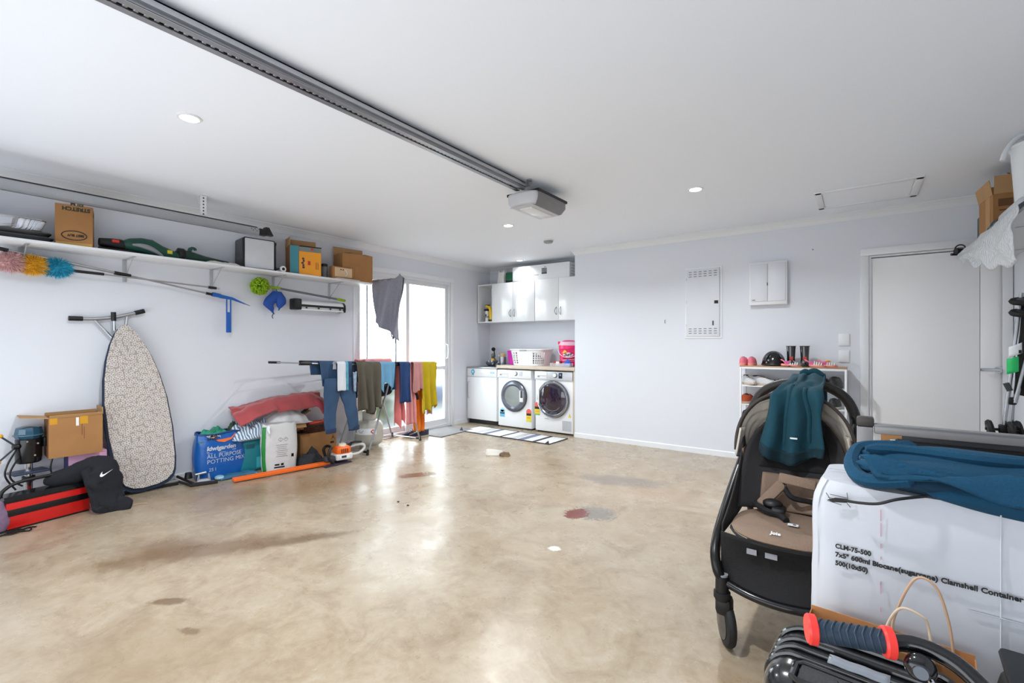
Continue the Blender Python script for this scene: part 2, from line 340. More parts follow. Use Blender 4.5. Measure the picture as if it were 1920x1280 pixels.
# garage door opener with its rail
t = T('garage_door_opener', 'grey garage door opener with long aluminium rail across the ceiling', 'garage opener', (2.78, 2.95, 2.4))
RX = 0.0
b = MB()
b.box((-.036, -1.8, -.04), (.008, 3.4, .05)); b.box((.036, -1.8, -.04), (.008, 3.4, .05)); b.box((0, -1.8, -.018), (.08, 3.4, .006)); b.box((.047, -1.8, -.047), (.016, 3.4, .008)); b.box((-.025, -1.8, -.065), (.03, 3.4, .005)); b.box((.025, -1.8, -.065), (.03, 3.4, .005))
P('rail', b, ALU, t, 0)
b = MB()
P('chain_channel', MB().box((0, -1.8, -.055), (.02, 3.4, .008)), BLK, t, 0)
lk = P('chain_link', MB().box((0, 0, 0), (.012, .016, .006), .002, seg=1), STEEL, t)
lk.location = (0, -.25, -.062)
for i in range(1, 95):
    c = lk.copy(); C.objects.link(c); c.location = (0, -.25-.03*i, -.062)
P('hanger_strap', MB().box((.062, -.1, -.02), (.02, .004, .05)).cyl((.075, -.1, -.012), (.075, -.1, -.004), .02, n=14).box((.05, -.1, -.045), (.05, .02, .004)), STEEL, t)
sec = [(-.15, -.075), (.15, -.075), (.15, -.11), (.11, -.165), (-.11, -.165), (-.15, -.11)]
P('top_plate', MB().box((0, .13, -.078), (.29, .42, .018)), BLK, t)
def sect(y, w, zb, zt): return [(-w, y, zt), (w, y, zt), (w, y, zt-.045), (w*.72, y, zb), (-w*.72, y, zb), (-w, y, zt-.045)]
b = MB(); rows = [sect(y, w, zb, -.085) for y, w, zb in ((-.09, .1, -.15), (-.08, .128, -.165), (-.05, .14, -.178), (.3, .14, -.178), (.335, .13, -.165), (.345, .11, -.15))]
v = [p for r in rows for p in r]; f = [(i*6+j, i*6+(j+1) % 6, i*6+6+(j+1) % 6, i*6+6+j) for i in range(5) for j in range(6)]+[tuple(range(6))[::-1], tuple(30+j for j in range(6))]
b.add(v, f); P('housing', b, m('opener_grey', (128, 126, 128), .4), t, 30)
def front(u, w):
    a = -pi*.5+(u-.5)*2.2; return (.132*sin((u-.5)*pi)*(1-.18*w**3), -.07-.055*cos((u-.5)*pi)*(1-.25*w**3), -.086-.095*w)
P('front_cover', MB().grid(front, 16, 6), m('opener_silver', (196, 197, 200), .35), t, 60, thick=.004)
P('bottom_plate', MB().box((0, .1, -.1795), (.19, .4, .006), .002), m('opener_silver', (196, 197, 200), .35), t)
P('lamp_lens', MB().box((0, .11, -.183), (.11, .3, .014), .005), m('opener_lens', (226, 228, 230), .25), t)
# left door track
t = T('garage_door_track', 'long grey steel door track above the left shelf', 'door track', (.5, .4, 2.19))
b = MB().prism([(q, -1.05, w) for q, w in [(-.03, -.03), (-.012, -.04), (.012, -.04), (.03, -.03), (.034, 0), (.03, .028), (.012, .036), (.012, .03), (.024, .022), (.028, 0), (.024, -.024), (.008, -.033), (-.008, -.033), (-.024, -.024), (-.028, 0), (-.024, .03), (-.03, .03)]], (0, 2.68, 0)); P('track', b, m('track_steel', (165, 167, 170), .32, .75), t, 50)
P('slot', MB().box((.0295, .28, .031), (.012, 2.66, .006)), BLK, t, 0)
P('end_stop', MB().box((.0, 1.66, .0), (.05, .08, .06), .006).prism([(-.025, 1.69, -.02), (-.025, 1.76, -.02), (-.025, 1.72, .05), (-.025, 1.69, .05)], (.05, 0, 0)), BLK, t)
b = MB().box((0, 1.2, .125), (.004, .045, .17)); b.box((.0, 1.2, .208), (.1, .045, .004)); b.box((-.05, 1.2, .18), (.004, .045, .06), M=None); P('perforated_bracket', b, WMET, t, 0)
b = MB()
for k in range(6): b.cyl((.0024, 1.2, .06+.026*k), (.0034, 1.2, .06+.026*k), .006, n=8)
q = P('bracket_holes', b, BLK, t, 0); q['kind'] = 'stuff'
b = MB()
for k in range(5): b.cyl((.0345, 1.56+.016*k, .012-.012*(k % 2)), (.0355, 1.56+.016*k, .012-.012*(k % 2)), .004, n=8)
q = P('track_holes', b, BLK, t, 0); q['kind'] = 'stuff'
# ================================================================== LEFT WALL SHELF
SHZ = 1.895
t = T('wall_shelf', 'long white board shelf on metal brackets along the left wall', 'shelf', (0, 1.5, SHZ))
P('board', MB().box((.152, .41, -.009), (.30, 3.0, .018), .002), WPLA, t, 30)
P('lipping', MB().box((.3035, .41, -.009), (.003, 3.0, .018)), TRIM, t, 0)
for y in (.63, 1.215, 1.85, 2.42, 3.05):
    b = MB().box((.004, 0, -.11), (.004, .026, .18), .001); b.box((.13, 0, -.0205), (.25, .022, .004), .001)
    b.prism([(.008, -.002, -.175), (.008, -.002, -.185), (.22, -.002, -.024), (.21, -.002, -.024)], (0, .004, 0))
    for z in (-.06, -.12, -.18): b.cyl((.006, 0, z), (.009, 0, z), .004, n=8)
    q = P('bracket', b, m('bracket_grey', (186, 188, 192), .4, .3), t, 30); q.location = (0, y-1.5, -.0005)
def shelf_thing(name, label, cat, x, y, rz=0, group=None): return T(name, label, cat, (x, y, SHZ), rz, group)
# oven tray stack and foil trays
t = shelf_thing('baking_tray', 'dark flat baking tray under the foil trays at left end of wall shelf', 'tray', .16, .52)
def traywall(w, l, h, fl, z0=0.):
    pr = []
    def ring(sx, sy, z, n=28): return [(sx*(abs(cos(2*pi*k/n))**.35)*(1 if cos(2*pi*k/n) > 0 else -1), sy*(abs(sin(2*pi*k/n))**.35)*(1 if sin(2*pi*k/n) > 0 else -1), z) for k in range(n)]
    R_ = [ring(w*.86, l*.9, z0+.002), ring(w*.88, l*.92, z0+.006), ring(w, l, z0+h), ring(w+fl, l+fl, z0+h+.002), ring(w+fl, l+fl, z0+h-.003)]
    b = MB(); n = 28; v = [p for r in R_ for p in r]
    f = [(i*n+j, i*n+(j+1) % n, i*n+n+(j+1) % n, i*n+n+j) for i in range(4) for j in range(n)]+[tuple(range(n))]
    return b.add(v, f)
P('pan', traywall(.115, .235, .03, .01), DGREY, t, 40, thick=.003)
t = shelf_thing('baking_tray', 'grey baking tray stacked on the dark tray, beneath crinkled foil', 'tray', .16, .51); t.location.z += .034
P('pan', traywall(.112, .23, .028, .012), m('tray_grey', (92, 93, 96), .4, .5), t, 40, thick=.003)
t = shelf_thing('foil_tray', 'crinkled silver foil roasting tray at the left end of the wall shelf', 'tray', .16, .5); t.location.z += .068
FOIL = m('foil', (206, 208, 212), .22, .95, var=.1)
def foil(u, w):
    a = 2*pi*u; cx = (abs(cos(a))**.4)*(1 if cos(a) > 0 else -1); cy = (abs(sin(a))**.4)*(1 if sin(a) > 0 else -1)
    k = .86+.14*w; cr = 1+.022*sin(a*46)*min(1, w*3)*(1 if w < .97 else .3)
    return (.105*k*cx*cr, .225*k*cy*cr, .004+.075*w)
b = MB().grid(foil, 184, 5, cu=True); P('pan', b, FOIL, t, 0, thick=.0015)
P('rim', MB().tube([foil(i/60, 1.0) for i in range(60)], .005, 6, True), FOIL, t)
b = MB().grid(lambda u, w: (.09*(2*u-1), .2*(2*w-1), .006+.002*sin(40*u)), 12, 12); P('base', b, FOIL, t)
# generic cardboard box -------------------------------------------------
def carton(t, sx, sy, sz, mat=CARD, flaps=(), wall=.004, closed=True, edge=None):
    """flaps: list of (side, length, angle) at the open top; side in +x -x +y -y"""
    b = MB()
    if closed: b.box((0, 0, sz/2), (sx, sy, sz), .004)
    else:
        b.box((0, 0, wall/2+.0005), (sx-.002, sy-.002, wall)); b.box((sx/2-wall/2, 0, sz/2), (wall, sy, sz)); b.box((-sx/2+wall/2, 0, sz/2), (wall, sy, sz))
        b.box((0, sy/2-wall/2, sz/2), (sx-2*wall, wall, sz)); b.box((0, -sy/2+wall/2, sz/2), (sx-2*wall, wall, sz))
    P('body', b, mat, t, 30)
    for side, ln, ang in flaps:
        a = R(ang); s = 1 if side[0] == '+' else -1
        if side[1] == 'x':
            M = basis((s*sx/2, 0, sz), (0, s, 0), (s*cos(a), 0, sin(a))); wd = sy-.006
        else:
            M = basis((0, s*sy/2, sz), (-s, 0, 0), (0, s*cos(a), sin(a))); wd = sx-.006
        P('flap', MB().box((0, ln/2, .002), (wd, ln, wall), M=M), edge or CARDE, t, 0)
def ink(t, M, w, h, mat=INK, name='print', d=.0008): return P(name, MB().box((0, 0, 0), (w, h, d), M=M), mat, t, 0)
FX = lambda x, y, z: basis((x, y, z), (0, 1, 0), (0, 0, 1))       # reads on a face looking to +x
FXu = lambda x, y, z: basis((x, y, z), (0, -1, 0), (0, 0, -1))    # the same, upside down
FY = lambda x, y, z: basis((x, y, z), (1, 0, 0), (0, 0, 1))       # reads on a face looking to -y
FY2 = lambda x, y, z: basis((x, y, z), (-1, 0, 0), (0, 0, 1))     # face looking to +y
# upside-down film carton
t = shelf_thing('carton', 'upside down brown carton printed STRETCH on the wall shelf, beside foil trays', 'box', .178, .885, R(-14))
carton(t, .2, .2, .29)
GINK = m('green_black_print', (26, 44, 30), .6)
text('lettering', 'STRETCH', .036, GINK, t, FXu(.1012, .085, .272), bold=.0014, sx=.98)
text('lettering', 'FILM', .036, GINK, t, FXu(.1012, .05, .3108), bold=.0014, sx=.98).hide_render = False
e = MB().tube([(.1016, .066*cos(a), .072+.032*sin(a)) for a in [2*pi*i/40 for i in range(40)]], .003, 5, True); e2 = P('oval_emblem', e, INK, t)
text('lettering', 'BEST BUY', .023, INK, t, FXu(.1012, .052, .08), bold=.001, sx=.9)
for zz, w in ((.155, .012), (.02, .1)): ink(t, FXu(.1004, .02, zz), .09 if w > .05 else .03, .0025, m('faint_print', (150, 108, 66), .8))
text('lettering', 'FILM', .03, GINK, t, MX.Translation((.02, .1012, .25)) @ MX.Rotation(pi, 4, 'Y') @ basis((0, 0, 0), (-1, 0, 0), (0, 0, 1)), bold=.001)
ink(t, basis((.1006, 0, .012), (0, 1, 0), (0, 0, 1)), .19, .02, TAPE, 'tape')
# green garden blower in two pieces
GRN = m('garden_tool_green', (22, 78, 62), .35, var=.06)
t = shelf_thing('garden_blower', 'dark green garden blower with grey side and red switch on shelf', 'garden tool', .17, 1.3)
def hull(rows, n=16):   # rows: (y, x, z, rx, rz)
    b = MB(); v = []; f = []
    for y, x, z, rx, rz in rows:
        for j in range(n): a = 2*pi*j/n; v.append((x+rx*cos(a), y, z+rz*sin(a)))
    k = len(rows)
    f = [(i*n+j, i*n+(j+1) % n, i*n+n+(j+1) % n, i*n+n+j) for i in range(k-1) for j in range(n)]+[tuple(range(n))[::-1], tuple((k-1)*n+j for j in range(n))]
    return b.add(v, f)
P('housing', hull([(-.14, 0, .07, .035, .035), (-.1, 0, .078, .045, .05), (-.02, 0, .082, .055, .064), (.05, 0, .076, .055, .068), (.12, 0, .055, .05, .05), (.2, 0, .04, .04, .036), (.26, 0, .034, .03, .028), (.27, 0, .034, .02, .02)]), GRN, t, 60)
P('rear_grip', hull([(-.28, 0, .07, .03, .03), (-.2, 0, .07, .036, .04), (-.15, 0, .066, .042, .045), (-.13, 0, .066, .036, .04)]), BLK, t, 60)
P('underside', hull([(-.28, 0, .018, .045, .018), (-.1, 0, .02, .045, .02), (.0, 0, .016, .04, .015)]), BLK, t, 60)
b = MB().tube([(.05+.006*sin(pi*k/12), -.09+.2*k/12, .075-.06*k/12+.022*sin(pi*k/12)) for k in range(13)], [.008+.012*sin(pi*k/12) for k in range(13)], 8); P('side_stripe', b, GREYP, t)
P('switch', MB().box((.038, -.19, .085), (.014, .045, .022), .004), m('red_switch', (220, 50, 34), .4), t)
P('warning_label', MB().box((.047, .16, .056), (.003, .035, .028), M=None), m('yellow_label', (226, 212, 40), .5), t, 0)
t = shelf_thing('blower_nozzle', 'green tapered blower tube with black collar and hook, right of the blower', 'garden tool', .16, 1.58)
P('tube', hull([(.0, 0, .055, .042, .046), (.06, 0, .05, .04, .042), (.16, 0, .04, .036, .03), (.28, 0, .032, .032, .024), (.34, 0, .03, .024, .02), (.36, 0, .03, .014, .014)]), m('tube_green', (26, 62, 48), .4), t, 60)
P('collar', hull([(-.05, 0, .055, .046, .05), (-.045, 0, .055, .054, .056), (-.005, 0, .055, .054, .056), (0, 0, .055, .046, .048)]), BLK, t, 60)
P('hook', MB().tube(bez([(0, .04, .085), (0, .045, .11), (0, .06, .125), (0, .08, .122), (0, .085, .108)], 5), [.016]*8+[.012]*13, 8), GRN, t)
P('stub', hull([(-.1, -.02, .05, .02, .02), (-.05, -.01, .055, .03, .032)]), BLK, t, 60)
# crumpled white rag
def heap(sx, sy, h, seed, k=3.2, fold=.5, n=26):
    def fn(u, w):
        x = 2*u-1; y = 2*w-1; r = min(1, (abs(x)**2.6+abs(y)**2.6)**(1/2.6)); base = (1-r**2.6)**.6
        q = nz(x*k*.45+seed, y*k*.45, seed)+.42*nz(x*k*1.1, y*k*1.1+seed, seed*1.7)
        jag = 1+.14*nz(3*cos(math.atan2(y, x))+seed, 3*sin(math.atan2(y, x)), 2.)
        return (sx*x*jag, sy*y*jag, max(.003, h*base*(.62+fold*q)))
    return MB().grid(fn, n, n)
RAG = m('white_rag', (222, 220, 214), .9, var=.08)
t = shelf_thing('rag', 'crumpled white rag at the front edge of the shelf, before the green tube', 'rag', .25, 1.86); P('cloth', heap(.045, .15, .035, 3.3, 4.5), RAG, t, 60, thick=.003)
# white fronted case
t = shelf_thing('equipment_case', 'white fronted case with black rounded edges standing on the shelf', 'case', .15, 2.175, R(-6))
P('shell', MB().box((-.005, 0, .145), (.22, .29, .285), .02, seg=3), m('case_grey', (70, 72, 76), .5), t)
P('front_panel', MB().box((.108, -.0, .145), (.012, .255, .27), .005), m('case_white', (206, 209, 214), .4), t)
P('edge_trim', MB().tube([(.104, y, z) for y, z in [(-.135, .012), (.13, .012), (.142, .03), (.142, .265), (.13, .282), (-.13, .282), (-.14, .27), (-.14, .03)]], .007, 8, True), BLK, t)
for zz in (.26, .03): P('corner_cap', MB().box((.098, .145, zz), (.03, .012, .03), .004), BLK, t)
# small caster
t = shelf_thing('caster_wheel', 'small black and white caster wheel between white case and orange box', 'wheel', .27, 2.38)
b = MB().lathe([(.012, -.008), (.026, -.01), (.03, -.006), (.03, .006), (.026, .01), (.012, .008)], 20, M=MX.Translation((0, 0, .031)) @ MX.Rotation(pi/2, 4, 'Y')); P('tyre', b, WPLA, t)
b = MB().lathe([(.004, -.012), (.014, -.011), (.014, .011), (.004, .012)], 14, M=MX.Translation((0, 0, .031)) @ MX.Rotation(pi/2, 4, 'Y')); P('hub', b, BLK, t)
P('fork', MB().tube([(-.02, -.07, .012), (-.02, -.04, .03), (-.02, 0, .032)], .008, 6), BLK, t)
# orange and teal printed carton
t = shelf_thing('printed_carton', 'orange and teal printed carton with open flaps on the wall shelf', 'box', .165, 2.65, R(-18))
carton(t, .22, .3, .29, m('box_brown_side', (150, 98, 52), .7, var=.1), [('-y', .09, 95), ('-x', .1, 88)], closed=False)
ORG = m('orange_print', (236, 156, 36), .5, var=.04); TEALP = m('teal_print', (64, 138, 150), .5, var=.06)
P('front_print', MB().box((.1108, .042, .12), (.0012, .21, .236)), ORG, t, 0); P('front_border', MB().box((.1108, -.108, .145), (.0012, .08, .288)), TEALP, t, 0); P('top_band', MB().box((.1108, .042, .264), (.0012, .21, .048)), m('grey_blue_print', (120, 130, 128), .5, var=.2), t, 0)
for k in range(5): ink(t, FX(.1118, -.025+.006*sin(k*2.2), .165-.022*k), .022-.004*(k % 2), .019, m('navy_print', (52, 40, 70), .6), 'character')
ink(t, FX(.1118, .032, .125), .026, .042, m('red_print', (200, 52, 40), .6), 'seal'); ink(t, FX(.1118, .1, .1), .008, .07, m('brown_print', (160, 90, 30), .6), 'character'); ink(t, FX(.1118, .118, .1), .008, .07, m('brown_print', (160, 90, 30), .6), 'character')
P('seal', MB().box((.1116, .06, .268), (.001, .022, .024)), m('red_print', (200, 52, 40), .6), t, 0)
P('black_edging', MB().tube([(.112, -.06, .29), (.112, .148, .29), (-.1, .148, .293)], .006, 6), BLK, t)
# boxes at the right end
t = shelf_thing('carton', 'large plain brown carton with open flaps at right end of shelf', 'box', .178, 3.24, R(-8))
carton(t, .22, .36, .3, CARD, [('-y', .12, 172), ('-x', .1, 84), ('+y', .1, 176)], closed=False)
for zz in (.19, .175): ink(t, FX(.1105, -.04, zz), .13, .004, m('faint_print', (150, 108, 66), .8))
t = shelf_thing('paper_sheet', 'loose white sheet sticking out beneath the small taped carton', 'paper', .308, 3.06); P('sheet', MB().grid(lambda u, w: (-.06+.12*u, -.14+.28*w, .0022+.004*sin(6*u)*(w > .05)), 10, 10), m('paper', (226, 222, 214), .8), t, thick=.001)
t = shelf_thing('small_carton', 'small brown carton with shiny clear tape, before the large one', 'box', .345, 3.045, R(-6)); t.location.z += .006
t.location.x = .25
P('body', MB().box((0, 0, .066), (.07, .25, .13), .004), CARD, t, 30)
P('clear_tape', MB().grid(lambda u, w: (.0362+.0025*abs(nz(u*9, w*7)), -.1+.2*u, .02+.1*w), 18, 10), m('clear_tape', (214, 180, 140), .08, var=.1, coat=1), t, 20)
P('tape_tail', MB().tube(bez([(.04, .02, .1), (.042, .04, .06), (.04, .02, .03)], 5), .004, 6), m('tape_white', (236, 232, 226), .2), t)
for yy in (-.03, -.005): ink(t, FX(.0385, yy, .1), .012, .014)
t = shelf_thing('glass_jar', 'grey lidded jar standing behind the small taped carton on shelf', 'jar', .1, 2.93)
P('jar', MB().lathe([(.03, 0), (.034, .01), (.034, .13), (.026, .145)], 18), GREYP, t); P('lid', MB().lathe([(.03, .145), (.032, .15), (.032, .17), (.028, .175)], 18), DGREY, t)
# ================================================================== HANGING UNDER THE SHELF
t = T('feather_duster', 'fluffy pink, yellow and blue duster on a telescopic pole under the shelf', 'duster', (.1, .9, 1.735), rx=R(-1))
def fluff(c, r, cnt, mat, par, name, seed, ln=.03, th=.0022):
    rnd = random.Random(seed); b = MB()
    for i in range(cnt):
        d = V((rnd.gauss(0, 1), rnd.gauss(0, 1), rnd.gauss(0, 1))).normalized()
        p = V(c)+V((d.x*r[0], d.y*r[1], d.z*r[2]))*rnd.uniform(.55, .9); e = p+V((d.x*r[0], d.y*r[1], d.z*r[2])).normalized()*ln+V((rnd.uniform(-1, 1), rnd.uniform(-1, 1), rnd.uniform(-1.4, .6)))*ln*.35
        w = d.orthogonal().normalized()*th; w2 = d.cross(w)
        b.add([p-w, p+w, p+w2*1.5, e], [(0, 1, 3), (1, 2, 3), (2, 0, 3)])
    b.sph(c, (r[0]*.8, r[1]*.8, r[2]*.8), 18, 12)
    q = P(name, b, mat, par, 60); q['kind'] = 'stuff'; return q
for (y, c, nme) in ((-.33, (214, 170, 168), 'pink'), (-.22, (226, 170, 40), 'yellow'), (-.1, (44, 158, 190), 'blue')):
    fluff((0, y, .01+.005*(y < -.3)), (.055, .085, .062), 1500, m('fluff_'+nme, c, .95, var=.2, vs=30), t, 'fluff', int(abs(y)*100), .03, .003)
b = MB().tube([(0, -.03, 0), (0, .165, -.001)], .011, 10); P('grip', b, BLK, t)
P('pole', MB().tube([(0, .165, -.001), (0, .93, -.017)], .0065, 10), ALU, t); P('tip', MB().tube([(0, .89, -.017), (0, .955, -.019)], .012, 10), BLK, t); P('tip_screw', MB().tube([(0, .955, -.019), (0, .985, -.02)], .007, 8), CHR, t)
t = T('window_squeegee', 'long silver pole with a bright blue squeegee head hanging under shelf', 'squeegee', (.075, 1.2, 1.745))
P('pole', MB().tube([(.012, -.66, .092), (.01, 0.02, -.003)], .011, 10), ALU, t); P('inner_pole', MB().tube([(.012, .02, -.003), (0, .61, -.1)], .007, 10), ALU, t)
P('end_cap', MB().tube([(.012, -.69, .096), (.012, -.64, .089)], .014, 10), BLK, t); P('grip', MB().tube([(.012, -.07, .008), (.01, .035, -.006)], .014, 10), BLK, t)
BLU = m('tool_blue', (24, 92, 178), .4)
P('socket', MB().tube([(0, .58, -.095), (0, .63, -.103)], .012, 10), BLK, t)
P('head', MB().tube([(0, .63, -.1), (0, .7, -.11)], [.02, .018], 10).prism([(-.008, .69, -.095), (-.008, .8, -.115), (-.008, .92, -.168), (-.008, .92, -.174), (-.008, .8, -.14), (-.008, .69, -.13)], (.016, 0, 0)), BLU, t)
P('blade', MB().prism([(-.002, .8, -.12), (-.002, .96, -.182), (-.002, .96, -.186), (-.002, .8, -.14)], (.004, 0, 0)), DGREY, t)
b = MB(); z0 = -.14
b.box((0, .752, -.2), (.014, .01, .13), .003); b.box((0, .786, -.2), (.014, .01, .13), .003); b.box((0, .769, -.35), (.016, .044, .19), .005); P('handle', b, BLU, t)
t = T('dust_mop', 'lime green noodle duster ball on a grey pole under the shelf', 'duster', (.1, 2.24, 1.765))
LIME = m('lime_chenille', (142, 180, 30), .9, var=.25, vs=30)
b = MB(); rnd = random.Random(4)
for i in range(420):
    d = V((rnd.gauss(0, 1), rnd.gauss(0, 1), rnd.gauss(0, 1))).normalized(); p = d*.045; e = d*rnd.uniform(.075, .092)+V((0, 0, -.008)); b.tube([p, e], [.0075, .0065], 5)
q = P('chenille', b, LIME, t, 60); q['kind'] = 'stuff'
P('ferrule', MB().tube([(0, .08, -.004), (.0, .2, -.012)], [.014, .011], 10), LIME, t); P('pole', MB().tube([(0, .2, -.012), (-.02, .85, -.066)], .011, 10), m('pole_grey', (110, 114, 118), .4, .4), t); P('end_grip', MB().tube([(-.02, .85, -.066), (-.022, .88, -.069), (-.024, .96, -.076), (-.024, .97, -.077)], [.011, .015, .014, .006], 10), LIME, t)
t = T('cleaning_glove', 'pair of blue folded cloth gloves hung from a shelf bracket', 'gloves', (.06, 2.41, 1.72))
for k, (y0, y1, zb, sgn) in enumerate(((.01, -.07, -.23, -1), (.03, .06, -.19, 1))):
    def gl(u, w, y0=y0, y1=y1, zb=zb):
        yy = y0+(y1-y0)*min(1, w*1.7)*(1 if w < .6 else 1-.75*(w-.6)/.4); wd = (.02+.04*sin(pi*min(1, w*1.05+.1)))*(1 if w < .8 else max(.12, (1-w)/.2))
        a = 2*pi*u; return (.022*cos(a)*(.5+sin(pi*min(1, w+.1)))+.006*nz(u*4, w*5, k), yy+wd*sin(a)+.004*nz(u*6, w*6, 3+k), zb*w+.004)
    P('glove', MB().grid(gl, 20, 16, cu=True), m('glove_blue', (30, 76, 160), .7, var=.15, bump=.2), t, 70)
P('cord', MB().tube(bez([(.0, .02, .0), (-.02, .02, .03), (-.04, .02, .02)], 4), .004, 6), BLU, t)
P('thong', MB().tube(bez([(0, -.02, -.225), (.0, -.03, -.25), (0, -.02, -.27)], 4), .004, 6), m('glove_blue_dark', (20, 40, 84), .7), t)
t = T('wall_roller', 'white wall mounted retractable roller with black frame and end caps', 'roller', (0, 2.9, 1.6))
P('cylinder', MB().cyl((.055, -.24, .01), (.055, .27, .01), .046, n=28), WPLA, t)
P('frame_bar', MB().box((.1, .0, .0), (.014, .53, .024), .004), BLK, t); P('back_plate', MB().box((.006, 0, .0), (.012, .5, .06), .003), WMET, t)
P('end_box', MB().box((.055, -.272, .012), (.105, .085, .115), .012), BLK, t)
P('end_cap', MB().prism([(.004, .27, -.05), (.105, .27, -.05), (.112, .27, -.01), (.108, .27, .03), (.08, .27, .058), (.004, .27, .058)], (0, .02, 0)), BLK, t)
for y in (-.18, -.04, .1, .22): P('stud', MB().cyl((.1, y, -.02), (.112, y, -.024), .008, n=8), BLK, t)
P('lower_lip', MB().box((.09, .02, -.04), (.02, .5, .02), .004), WPLA, t)
# ================================================================== LEFT WALL, ON THE FLOOR
def on_plane(o, fn, eps=.002):      # press a printed mesh onto a curved face given x = fn(y, z)
    for q in o.data.vertices: q.co.x = fn(q.co.y, q.co.z)+eps
# ironing board leaning on the wall
t = T('ironing_board', 'tall ironing board with ring patterned grey cover leaning on left wall', 'ironing board', (.17, 1.335, .05), rx=R(6.0), ry=R(-4.6))
t.rotation_euler = basis((0, 0, 0), (-.0025, .994, .108), (-.085, -.117, .99)).to_euler()
HW = [(0, .05), (.015, .11), (.05, .155), (.1, .176), (.2, .192), (.45, .205), (.7, .198), (.9, .172), (1.05, .138), (1.17, .098), (1.25, .06), (1.29, .03), (1.305, .008)]
def board(sc, dz, th, off):
    L_ = [(-w*sc-(.012 if sc > 1 else 0), v*sc-(sc-1)*.65, 0) for v, w in HW]; R2 = [(w*sc+(.012 if sc > 1 else 0), v*sc-(sc-1)*.65, 0) for v, w in HW][::-1]
    return MB().prism([(x, y-off, dz) for x, y, z in L_+R2], (0, 0, th))
def ring_mat():
    mt = m('ring_fabric', (164, 154, 148), .9, var=.08, vs=3); nt = mt.node_tree; N = nt.nodes; L = nt.links
    tc = N.new('ShaderNodeTexCoord'); vo = N.new('ShaderNodeTexVoronoi'); vo.inputs['Scale'].default_value = 42; vo.inputs['Randomness'].default_value = .62; vo.voronoi_dimensions = '2D'; L.new(tc.outputs['Object'], vo.inputs['Vector'])
    r = N.new('ShaderNodeValToRGB'); e = r.color_ramp.elements; e[0].position = .22; e[0].color = (0, 0, 0, 1); e[1].position = .3; e[1].color = (1, 1, 1, 1); a = e.new(.42); a.color = (1, 1, 1, 1); a = e.new(.5); a.color = (0, 0, 0, 1)
    L.new(vo.outputs['Distance'], r.inputs[0])
    x = N.new('ShaderNodeMix'); x.data_type = 'RGBA'; L.new(r.outputs[0], x.inputs[0]); x.inputs[7].default_value = (*lin((218, 212, 206)), 1)
    bs = N['Principled BSDF']; src = bs.inputs['Base Color'].links[0].from_socket; L.new(src, x.inputs[6]); L.new(x.outputs[2], bs.inputs['Base Color']); return mt
NAVYP = m('navy_felt', (26, 44, 70), .7, var=.1)
P('cover', board(1, .012, .02, 0), ring_mat(), t, 30); P('underlay', board(1.012, -.006, .017, .022), NAVYP, t, 30)
def loc(o): return t.matrix_basis.inverted() @ V(o)
bpy.context.view_layer.update(); MI = t.matrix_basis.inverted()
def w2l(*pts): return [MI @ V(p) for p in pts]
P('foot_bar', MB().tube(w2l(*bez([(.035, .89, 1.385), (.035, 1.0, 1.385), (.035, 1.12, 1.4), (.035, 1.23, 1.43), (.035, 1.325, 1.462)], 5)), .014, 10), ALU, t)
P('end_cap', MB().tube(w2l((.035, .875, 1.385), (.035, .955, 1.385)), .018, 10), BLK, t); P('end_cap', MB().tube(w2l((.035, 1.275, 1.445), (.035, 1.338, 1.466)), .018, 10), BLK, t)
P('leg', MB().tube(w2l((.033, 1.02, 1.385), (.03, 1.13, 1.24), (.04, 1.2, .7), (.04, 1.25, .02)), .011, 8), ALU, t); P('leg', MB().tube(w2l((.033, 1.225, 1.425), (.03, 1.215, 1.3), (.035, 1.33, .7), (.04, 1.42, .02)), .011, 8), ALU, t)
P('centre_post', MB().tube(w2l((.055, 1.135, 1.44), (.05, 1.14, 1.3)), .011, 8), ALU, t); P('post_cap', MB().tube(w2l((.056, 1.133, 1.445), (.053, 1.136, 1.375)), .0165, 10), BLK, t)
# floor squeegee
t = T('floor_squeegee', 'wide floor squeegee with silver pole, its black blade below the ironing board', 'squeegee', (.13, 1.29, 0), R(-8))
P('blade', MB().box((0, 0, .02), (.016, .5, .03), .004), RUB, t); P('channel', MB().box((-.004, 0, .04), (.026, .5, .018), .004), ALU, t)
P('neck', MB().prism([(-.012, -.18, .048), (-.012, .05, .048), (-.016, -.055, .1), (-.016, -.095, .1)], (.012, 0, 0)), GREYP, t)
P('collar', MB().tube([(-.012, -.075, .09), (-.022, -.07, .15)], .022, 12), BLK, t); P('pole', MB().tube([(-.02, -.07, .14), (-.098, -.02, 1.16)], .012, 10), ALU, t)
# brown carton on pink carton
t = T('pink_carton', 'pink carton with red lettering beneath the brown carton', 'box', (.073, .965, 0))
P('body', MB().box((0, 0, .192), (.132, .22, .384), .003), m('pink_card', (222, 168, 204), .6, var=.04), t, 30); P('side_panel', MB().box((0, -.1106, .19), (.13, .001, .37)), m('indigo_card', (64, 66, 120), .6), t, 0)
text('lettering', 'ns', .05, m('red_lettering', (206, 48, 46), .6), t, FX(.0666, .03, .305), bold=.002)
for k in range(3): ink(t, FX(.0664, .04, .27-.03*k), .1, .004, m('mauve_print', (180, 120, 170), .6))
ink(t, FX(.0664, 0, .372), .2, .004, m('mauve_print', (180, 120, 170), .6))
t = T('carton', 'open brown carton with yellow tape stacked against wall by ironing board', 'box', (.122, .888, .386), R(-3))
b = MB(); w0, w1, hh = .17, .135, .29
carton(t, .21, .29, .285, CARD, [('-y', .14, 8), ('+x', .02, 60), ('+y', .05, 92), ('-x', .02, 100)], closed=False)
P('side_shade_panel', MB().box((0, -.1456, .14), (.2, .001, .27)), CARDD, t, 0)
YT = m('yellow_tape', (206, 150, 40), .3, var=.1)
